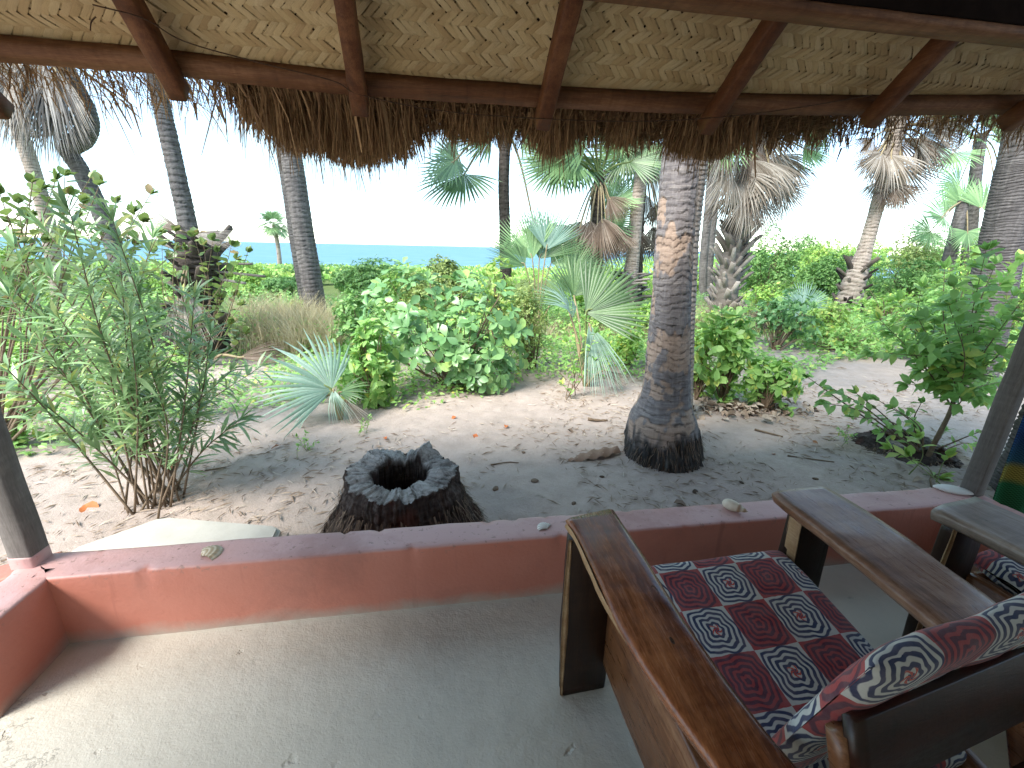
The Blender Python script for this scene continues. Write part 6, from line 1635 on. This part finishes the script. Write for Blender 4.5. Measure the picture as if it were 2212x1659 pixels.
def spindle(name, label, mat, px, py, L, r, rot, cat, whorl=True, flat=1.0):
    c = onz(px, py, WH); m, n = 40, 18; V, band = [], []
    for i in range(m + 1):
        t = i / m
        R = r * (math.sin(math.pi * t ** (0.62 if whorl else 0.85)) ** 0.8 if 0 < t < 1 else 0.02)
        if whorl: R *= 1 + 0.10 * math.sin(t * 30) * (t > 0.62)
        for j in range(n):
            a = j * 2 * math.pi / n
            V.append([(t - 0.5) * L, R * math.cos(a), R * math.sin(a) * flat]); band.append((0.5 + 0.5 * math.sin(t * 30)) * (1.0 if t > 0.6 else 0.15))
    V = np.array(V); V[:, 2] -= V[:, 2].min()
    i = np.arange(m)[:, None] * n; j = np.arange(n)[None]; j2 = (j + 1) % n
    Q = np.stack([i + j, i + j2, i + n + j2, i + n + j], -1).reshape(-1, 4)
    o = link(name, mesh_np(name, V, Q, mat, True, attr={'band': band})); o.location = (c[0], c[1], WH - 0.004); o.rotation_euler = (0, 0, rot)
    tag(o, label, cat, 'shells lying on the parapet')
spindle('seashell', 'elongated cream seashell on the parapet between the armrests', M['shell_cream'], 1586, 1103, 0.115, 0.026, -0.95, 'shell')
spindle('cuttlebone', 'white smooth cuttlebone lying at the foot of the right hand post', M['bone'], 2062, 1063, 0.185, 0.040, -0.55, 'cuttlebone', False, 0.42)

# ================================================================== hollow stumps
def stump(name, label, cx, cy, zb, zt, prof, r_in, rim_h, seed, n=340, fibres=1600, depth=0.3, cut=True, mat='stump'):
    base = np.array([cx, cy, zb]); t = thing(name, base, label, 'stump')
    th = np.arange(n) * 2 * math.pi / n; H = zt - zb
    rows, cutv = [], []
    c2 = lambda s: np.stack([np.cos(th) * s, np.sin(th) * s, np.full(n, seed * 1.0)], -1)
    big = (fbm(c2(1.3), 1.0, seed, 3) - .5); ridge = (vnoise(c2(14), 1.0, seed + 2) - .5); ridge2 = (vnoise(c2(34), 1.0, seed + 3) - .5)
    rim = rim_h(th) + (vnoise(c2(6), 1, seed + 4) - .5) * 0.022 + (vnoise(c2(22), 1, seed + 5) - .5) * 0.008
    m = 46
    for k in range(m):
        f = k / (m - 1); r = np.interp(f, np.linspace(0, 1, len(prof)), prof)
        zz = f * (H + rim); rel = 1 - 0.6 * f
        ph = (vnoise(np.stack([np.cos(th) * 5, np.sin(th) * 5, np.full(n, f * 9)], -1), 1.0, seed + 7) - .5)
        fine = (vnoise(np.stack([np.cos(th) * 40, np.sin(th) * 40, np.full(n, f * 14)], -1), 1.0, seed + 9) - .5)
        R = r * (1 + big * 0.16) + rel * (ridge * 0.035 + ridge2 * 0.025) + ph * 0.04 + fine * 0.022
        rows.append(np.stack([np.cos(th) * R, np.sin(th) * R, zz], -1)); cutv.append(np.full(n, 0.0))
    Ro = R
    jag = (vnoise(c2(3), 1.0, seed + 12) - .5) * 0.045 + (vnoise(c2(30), 1.0, seed + 13) - .5) * 0.012
    Ri = r_in * (1 + big * 0.2) + jag
    for f in (0.03, 0.3, 0.6, 0.9, 1.0):
        R = Ro + (Ri - Ro) * f; rows.append(np.stack([np.cos(th) * R, np.sin(th) * R, H + rim + 0.004 + (vnoise(c2(9 + 5 * f), 1, seed + 14) - .5) * 0.012 + (vnoise(c2(40), 1, seed + 15) - .5) * 0.012 - 0.014 * (vnoise(c2(13), 1, seed + 18) > 0.72) - 0.02 * (f == 1.0)], -1)); cutv.append(np.full(n, 1.0 if cut and f < 0.95 else 0.3))
    for k in range(1, 14):
        f = k / 13; fr = (vnoise(np.stack([np.cos(th) * 26, np.sin(th) * 26, np.full(n, f * 5)], -1), 1, seed + 16) - .5) * 0.03
        R = Ri * (1 + 0.05 * f) + fr - (0.9 * Ri * max(0, f - 0.9) * 10 * 0.95)
        rows.append(np.stack([np.cos(th) * R, np.sin(th) * R, (H + rim - 0.02) * (1 - f) + (zt - zb - depth) * f], -1)); cutv.append(np.zeros(n))
    V = np.concatenate(rows); N = len(rows); i = np.arange(N - 1)[:, None] * n; j = np.arange(n)[None]; j2 = (j + 1) % n
    Q = np.stack([i + j, i + j2, i + n + j2, i + n + j], -1).reshape(-1, 4)
    link('shell_wood', mesh_np('shell_wood', V, Q, M[mat], False, attr={'cut': np.concatenate(cutv)}), t)
    rg = np.random.default_rng(seed); a = rg.uniform(0, 2 * math.pi, fibres); f = rg.uniform(0.05, 0.8, fibres) ** 1.3
    r = np.interp(f, np.linspace(0, 1, len(prof)), prof) * 1.02; o = np.stack([np.cos(a), np.sin(a), 0 * a], -1)
    p0 = o * r[:, None] + np.stack([0 * a, 0 * a, f * H], -1); p1 = p0 + o * rg.uniform(0.01, 0.06, fibres)[:, None] + np.stack([rg.normal(0, .012, fibres), rg.normal(0, .012, fibres), -rg.uniform(0.04, 0.11, fibres)], -1)
    p1[:, 2] = np.maximum(p1[:, 2], -0.02)
    sd = np.cross(o, [0, 0, 1]) * rg.uniform(0.002, 0.005, fibres)[:, None]
    VV = np.stack([p0 - sd, p0 + sd, p1 + sd * .4, p1 - sd * .4], 1).reshape(-1, 3)
    tag(link('bark_fibres', mesh_np('bark_fibres', VV, np.arange(4 * fibres).reshape(-1, 4), M['litter_dark']), t), kind='stuff')
    return t
def rimh(th):
    """peaks at the back of the rim as in the photo, low lip at the front"""
    g = lambda a, w: np.exp(-(((th - math.radians(a) + math.pi) % (2 * math.pi) - math.pi) / w) ** 2)
    return -0.015 + 0.06 * g(60, 0.16) + 0.022 * g(130, 0.28) + 0.02 * g(180, 0.4) - 0.01 * g(95, 0.2)
sc = ony(868, 1022, 2.30)
stump('hollow_stump', 'hollow black palm stump with a grey sawn rim outside the parapet', sc[0], 2.28, gz(sc[0], 2.28) - 0.03, 0.235, [0.475, 0.45, 0.405, 0.365, 0.335, 0.318, 0.305], 0.165, rimh, 4, depth=0.32)
s2 = onz(1995, 985, GZ + 0.05)
stump('small_stump', 'low black rotten stump at the foot of the crooked sapling', 3.80, 2.80, gz(3.80, 2.80) - 0.04, GZ + 0.14, [0.36, 0.34, 0.30, 0.25, 0.22], 0.17, lambda th: 0.02 * np.sin(3 * th), 8, n=110, fibres=900, depth=0.12, cut=False)

# ================================================================== textile hanging at the right edge
def textile():
    """a striped cloth hanging outside the right hand wall"""
    n, m = 24, 40; V, uv = [], []
    for i in range(m):
        f = i / (m - 1)
        for j in range(n):
            g = j / (n - 1)
            V.append([2.935 + g * 0.55 + 0.012 * math.sin(g * 18) - 0.05 * (1 - f) * (1 - g), 1.62 + 0.03 * math.sin(g * 22 + f * 2) - 0.12 * g, 0.10 + 1.05 * f]); uv.append([g, f * 1.75])
    V = np.array(V); V = np.concatenate([V, V + np.array([0, 0.008, 0])]); uv = uv + uv
    i = np.arange(m - 1)[:, None] * n; j = np.arange(n - 1)[None]
    Q = np.stack([i + j, i + j + 1, i + n + j + 1, i + n + j], -1).reshape(-1, 4)
    E = np.array([[k * n, k * n + n * m, (k + 1) * n + n * m, (k + 1) * n] for k in range(m - 1)])
    o = link('hanging_textile', mesh_np('hanging_textile', V, [Q, Q[:, ::-1] + n * m, E], M['textile'], True, uv))
    tag(o, 'blue, yellow and green woven textile hanging outside the right hand wall', 'textile')
    b = MB(); b.tube([[2.72, 1.63, 1.155], [4.2, 1.35, 1.16]], 0.012, 8)
    link('hanging_rod', b.mesh('hanging_rod', M['post']), o)
textile()

# ================================================================== litter on the sand
def litter():
    rg = np.random.default_rng(12); n = 14000
    u = rg.uniform(0, 1, n)
    Y = 1.72 + 3.9 * u ** 1.3; X = rg.uniform(-3.8, 5.8, n)
    dn = fbm(np.stack([X, Y, 0 * X], -1), 1.5, 9, 3)
    near = np.exp(-(((X - 1.74) ** 2 + (Y - 2.97) ** 2) / 0.45)) + np.exp(-(((X + 1.8) ** 2 + (Y - 2.7) ** 2) / 0.8)) + np.exp(-(((X - 3.75) ** 2 + (Y - 2.72) ** 2) / 0.5))
    k = rg.uniform(0, 1, n) < np.clip(0.15 + (dn - 0.46) * 5 + near * 1.3, 0.05, 1); X, Y = X[k], Y[k]; n = len(X)
    Z = gzv(X, Y)
    for nm, mat, sel, L, W in (('leaf_litter', 'litter', rg.uniform(0, 1, n) < 0.88, (0.02, 0.11), 0.07), ('leaf_litter', 'crumb', None, (0.015, 0.07), 0.10)):
        if sel is None: sel = ~last
        last = sel; q = sel.sum(); a = rg.uniform(0, 6.283, q); l = rg.uniform(*L, q); w = l * W * rg.uniform(0.5, 1.6, q)
        d = np.stack([np.cos(a), np.sin(a), rg.normal(0, 0.12, q)], -1) * l[:, None] / 2; s = np.stack([-np.sin(a), np.cos(a), rg.normal(0, 0.25, q)], -1) * w[:, None] / 2
        c = np.stack([X[sel], Y[sel], Z[sel] + 0.006 + rg.uniform(0, 0.006, q)], -1); up = np.array([0, 0, 1.0]) * (l * 0.10)[:, None]
        V = np.stack([c - d, c - s, c + up * 1.0, c + s, c + d], 1).reshape(-1, 3); kk = np.arange(q)[:, None] * 5
        T = np.concatenate([kk + np.array([[0, 1, 2]]), kk + np.array([[0, 2, 3]]), kk + np.array([[1, 4, 2]]), kk + np.array([[2, 4, 3]])])
        o = link(nm, mesh_np(nm, V, T, M[mat])); tag(o, 'pale dry leaf chips scattered over the sand' if mat == 'litter' else 'dark bark crumbs scattered over the sand', 'litter', kind='stuff')
litter()
def fallen():
    lv = {m: leaf_set(3, 1.0, 0.6, 'ovate', M[m], 6, fold=0.5, curl=0.25) for m in ('orange', 'brown', 'litter')}
    spots = [(183, 1092, 'orange', 0.13, 'large orange fallen leaf on the sand near the left post'), (831, 950, 'orange', 0.06, 'orange leaf on the sand behind the hollow stump'), (1023, 947, 'orange', 0.07, 'orange leaf on the sand between the stump and the broad leaved bush'), (1092, 932, 'orange', 0.06, 'pale orange leaf with a twig in front of the broad leaved bush'), (985, 906, 'orange', 0.06, 'orange leaf by the foot of the broad leaved bush'), (608, 965, 'brown', 0.08, 'red brown leaf beside the fan palm seedling'), (790, 955, 'brown', 0.05, 'curled brown leaf left of the orange one behind the stump'), (1668, 985, 'orange', 0.05, 'small orange leaf right of the stout palm foot'), (1755, 958, 'brown', 0.07, 'brown leaf on bare sand near the tiny seedling'), (1990, 1048, 'litter', 0.08, 'tan leaf on the sand before the lime seedling'), (1455, 1090, 'litter', 0.10, 'white dry leaf on the sand behind the second shell'), (380, 1005, 'brown', 0.09, 'brown leaf under the narrow leaved shrub'), (1225, 935, 'litter', 0.08, 'pale leaf on the sand left of the stout palm')]
    for (px, py, m, s, lab) in spots:
        g = gp(px, py); me = lv[m][RNG.integers(3)][0]
        o = link('fallen_leaf', me); o.location = (g[0], g[1], gz(g[0], g[1]) + 0.012); o.scale = (s, s, s); o.rotation_euler = (RNG.normal(0, .2), RNG.normal(0, .2), RNG.uniform(0, 6.28))
        tag(o, lab, 'leaf', 'leaves fallen on the sand')
    sticks = [((690, 860), (640, 905), 0.005, 'thin curved twig beside the fan palm seedling'), ((1170, 770), (1245, 842), 0.007, 'bare thin branch leaning out of the feathery bush'), ((1270, 908), (1312, 910), 0.016, 'short stick on the sand left of the stout palm'), ((1630, 930), (1690, 948), 0.012, 'stick on the sand right of the stout palm'), ((1060, 1010), (1120, 1006), 0.006, 'curved twig on the sand behind the hollow stump'), ((1700, 990), (1800, 1005), 0.007, 'long twig before the tiny green seedling'), ((1580, 860), (1565, 890), 0.006, 'dry stalk standing by the dry leaf heap'), ((2010, 1060), (2040, 1035), 0.006, 'pale twig behind the right hand armrest'), ((430, 1020), (490, 1010), 0.007, 'dark twig on the sand right of the narrow leaved shrub')]
    for (a, b, r, lab) in sticks:
        A, B = gp(*a), gp(*b); A[2] = gz(A[0], A[1]) + r * 0.8; B[2] = gz(B[0], B[1]) + r * 0.8
        C_ = (A + B) / 2; C_[:2] += RNG.normal(0, 0.02, 2); C_[2] = gz(C_[0], C_[1]) + r
        o = link('twig', MB().tube(spline([A, C_, B], 9), np.linspace(r, r * 0.6, 9) * RNG.uniform(.85, 1.1, 9), 6).mesh('twig', M['stem'], True, A), None, A)
        tag(o, lab, 'twig', 'twigs lying on the sand')
    cl = [(1155, 1040, 0.022), (1070, 1060, 0.02), (1365, 985, 0.013), (1845, 905, 0.02), (1240, 1085, 0.013), (1130, 985, 0.014), (1300, 1030, 0.012), (1500, 1065, 0.018), (1600, 1050, 0.014), (1760, 1040, 0.015)]
    for k, (px, py, s) in enumerate(cl):
        g = gp(px, py); bm = bmesh.new(); bmesh.ops.create_icosphere(bm, subdivisions=2, radius=s)
        for v in bm.verts: v.co *= 0.75 + 0.5 * float(vnoise(np.array([v.co[:]]), 60, k)[0]); v.co.z *= 0.6; v.co.x *= 1.4
        me = bpy.data.meshes.new('bark_piece'); bm.to_mesh(me); bm.free(); me.materials.append(M['litter_dark'])
        o = link('bark_piece', me, None, (g[0], g[1], gz(g[0], g[1]) + s * 0.3)); o.rotation_euler = (0, 0, k)
        tag(o, 'dark crumb of bark lying on the sand by the stump and the stout palm', 'bark', 'bark crumbs on the sand')
    # brown palm sheath lying left of the stout palm
    A, B = gp(1228, 998), gp(1335, 985); A[2] = gz(A[0], A[1]) + 0.01; B[2] = gz(B[0], B[1]) + 0.03
    d = (B - A); L = np.linalg.norm(d); d /= L; s = np.cross(d, [0, 0, 1]); n, m = 16, 7; V = []
    for i in range(n):
        f = i / (n - 1); w = 0.052 * (0.25 + math.sin(f * 2.6) ** 0.8)
        for j in range(m):
            a = (j / (m - 1) - 0.5) * 2.4
            V.append(A + d * f * L + s * math.sin(a) * w + np.array([0, 0, 1]) * (w * 0.55 * math.cos(a * 1.0) - 0.01 + 0.012 * math.sin(i * 1.7 + j)))
    V = np.array(V); i = np.arange(n - 1)[:, None] * m; j = np.arange(m - 1)[None]
    Q = np.stack([i + j, i + j + 1, i + m + j + 1, i + m + j], -1).reshape(-1, 4)
    o = link('palm_sheath', mesh_np('palm_sheath', np.concatenate([V, V - np.array([0, 0, .006])]) - A, np.concatenate([Q, Q[:, ::-1] + len(V)]), M['sheath'], True), None, A)
    tag(o, 'curled brown palm sheath lying left of the stout palm foot', 'sheath')
    # heap of dry leaves under the young bushes
    rg = np.random.default_rng(4); n = 260; g = gp(1600, 885); X = g[0] + rg.normal(0, 0.35, n); Y = g[1] + rg.normal(0, 0.14, n); Z = np.array([gz(a, b) for a, b in zip(X, Y)]) + rg.uniform(0.01, 0.06, n)
    P = np.stack([X, Y, Z], -1); D = rand_unit(n); D[:, 2] *= .3; R = basis(D, np.array([0, 0, 1.0]) + rg.normal(0, .4, (n, 3)))
    o = merged_leaves(None, np.zeros(3), P, R, rg.uniform(0.05, 0.13, n), rg.integers(0, 3, n), lv['litter'], 'dry_leaf_heap')
    tag(o, 'heap of dry tan leaves under the young bushes right of the stout palm', 'leaves', kind='stuff')
fallen()
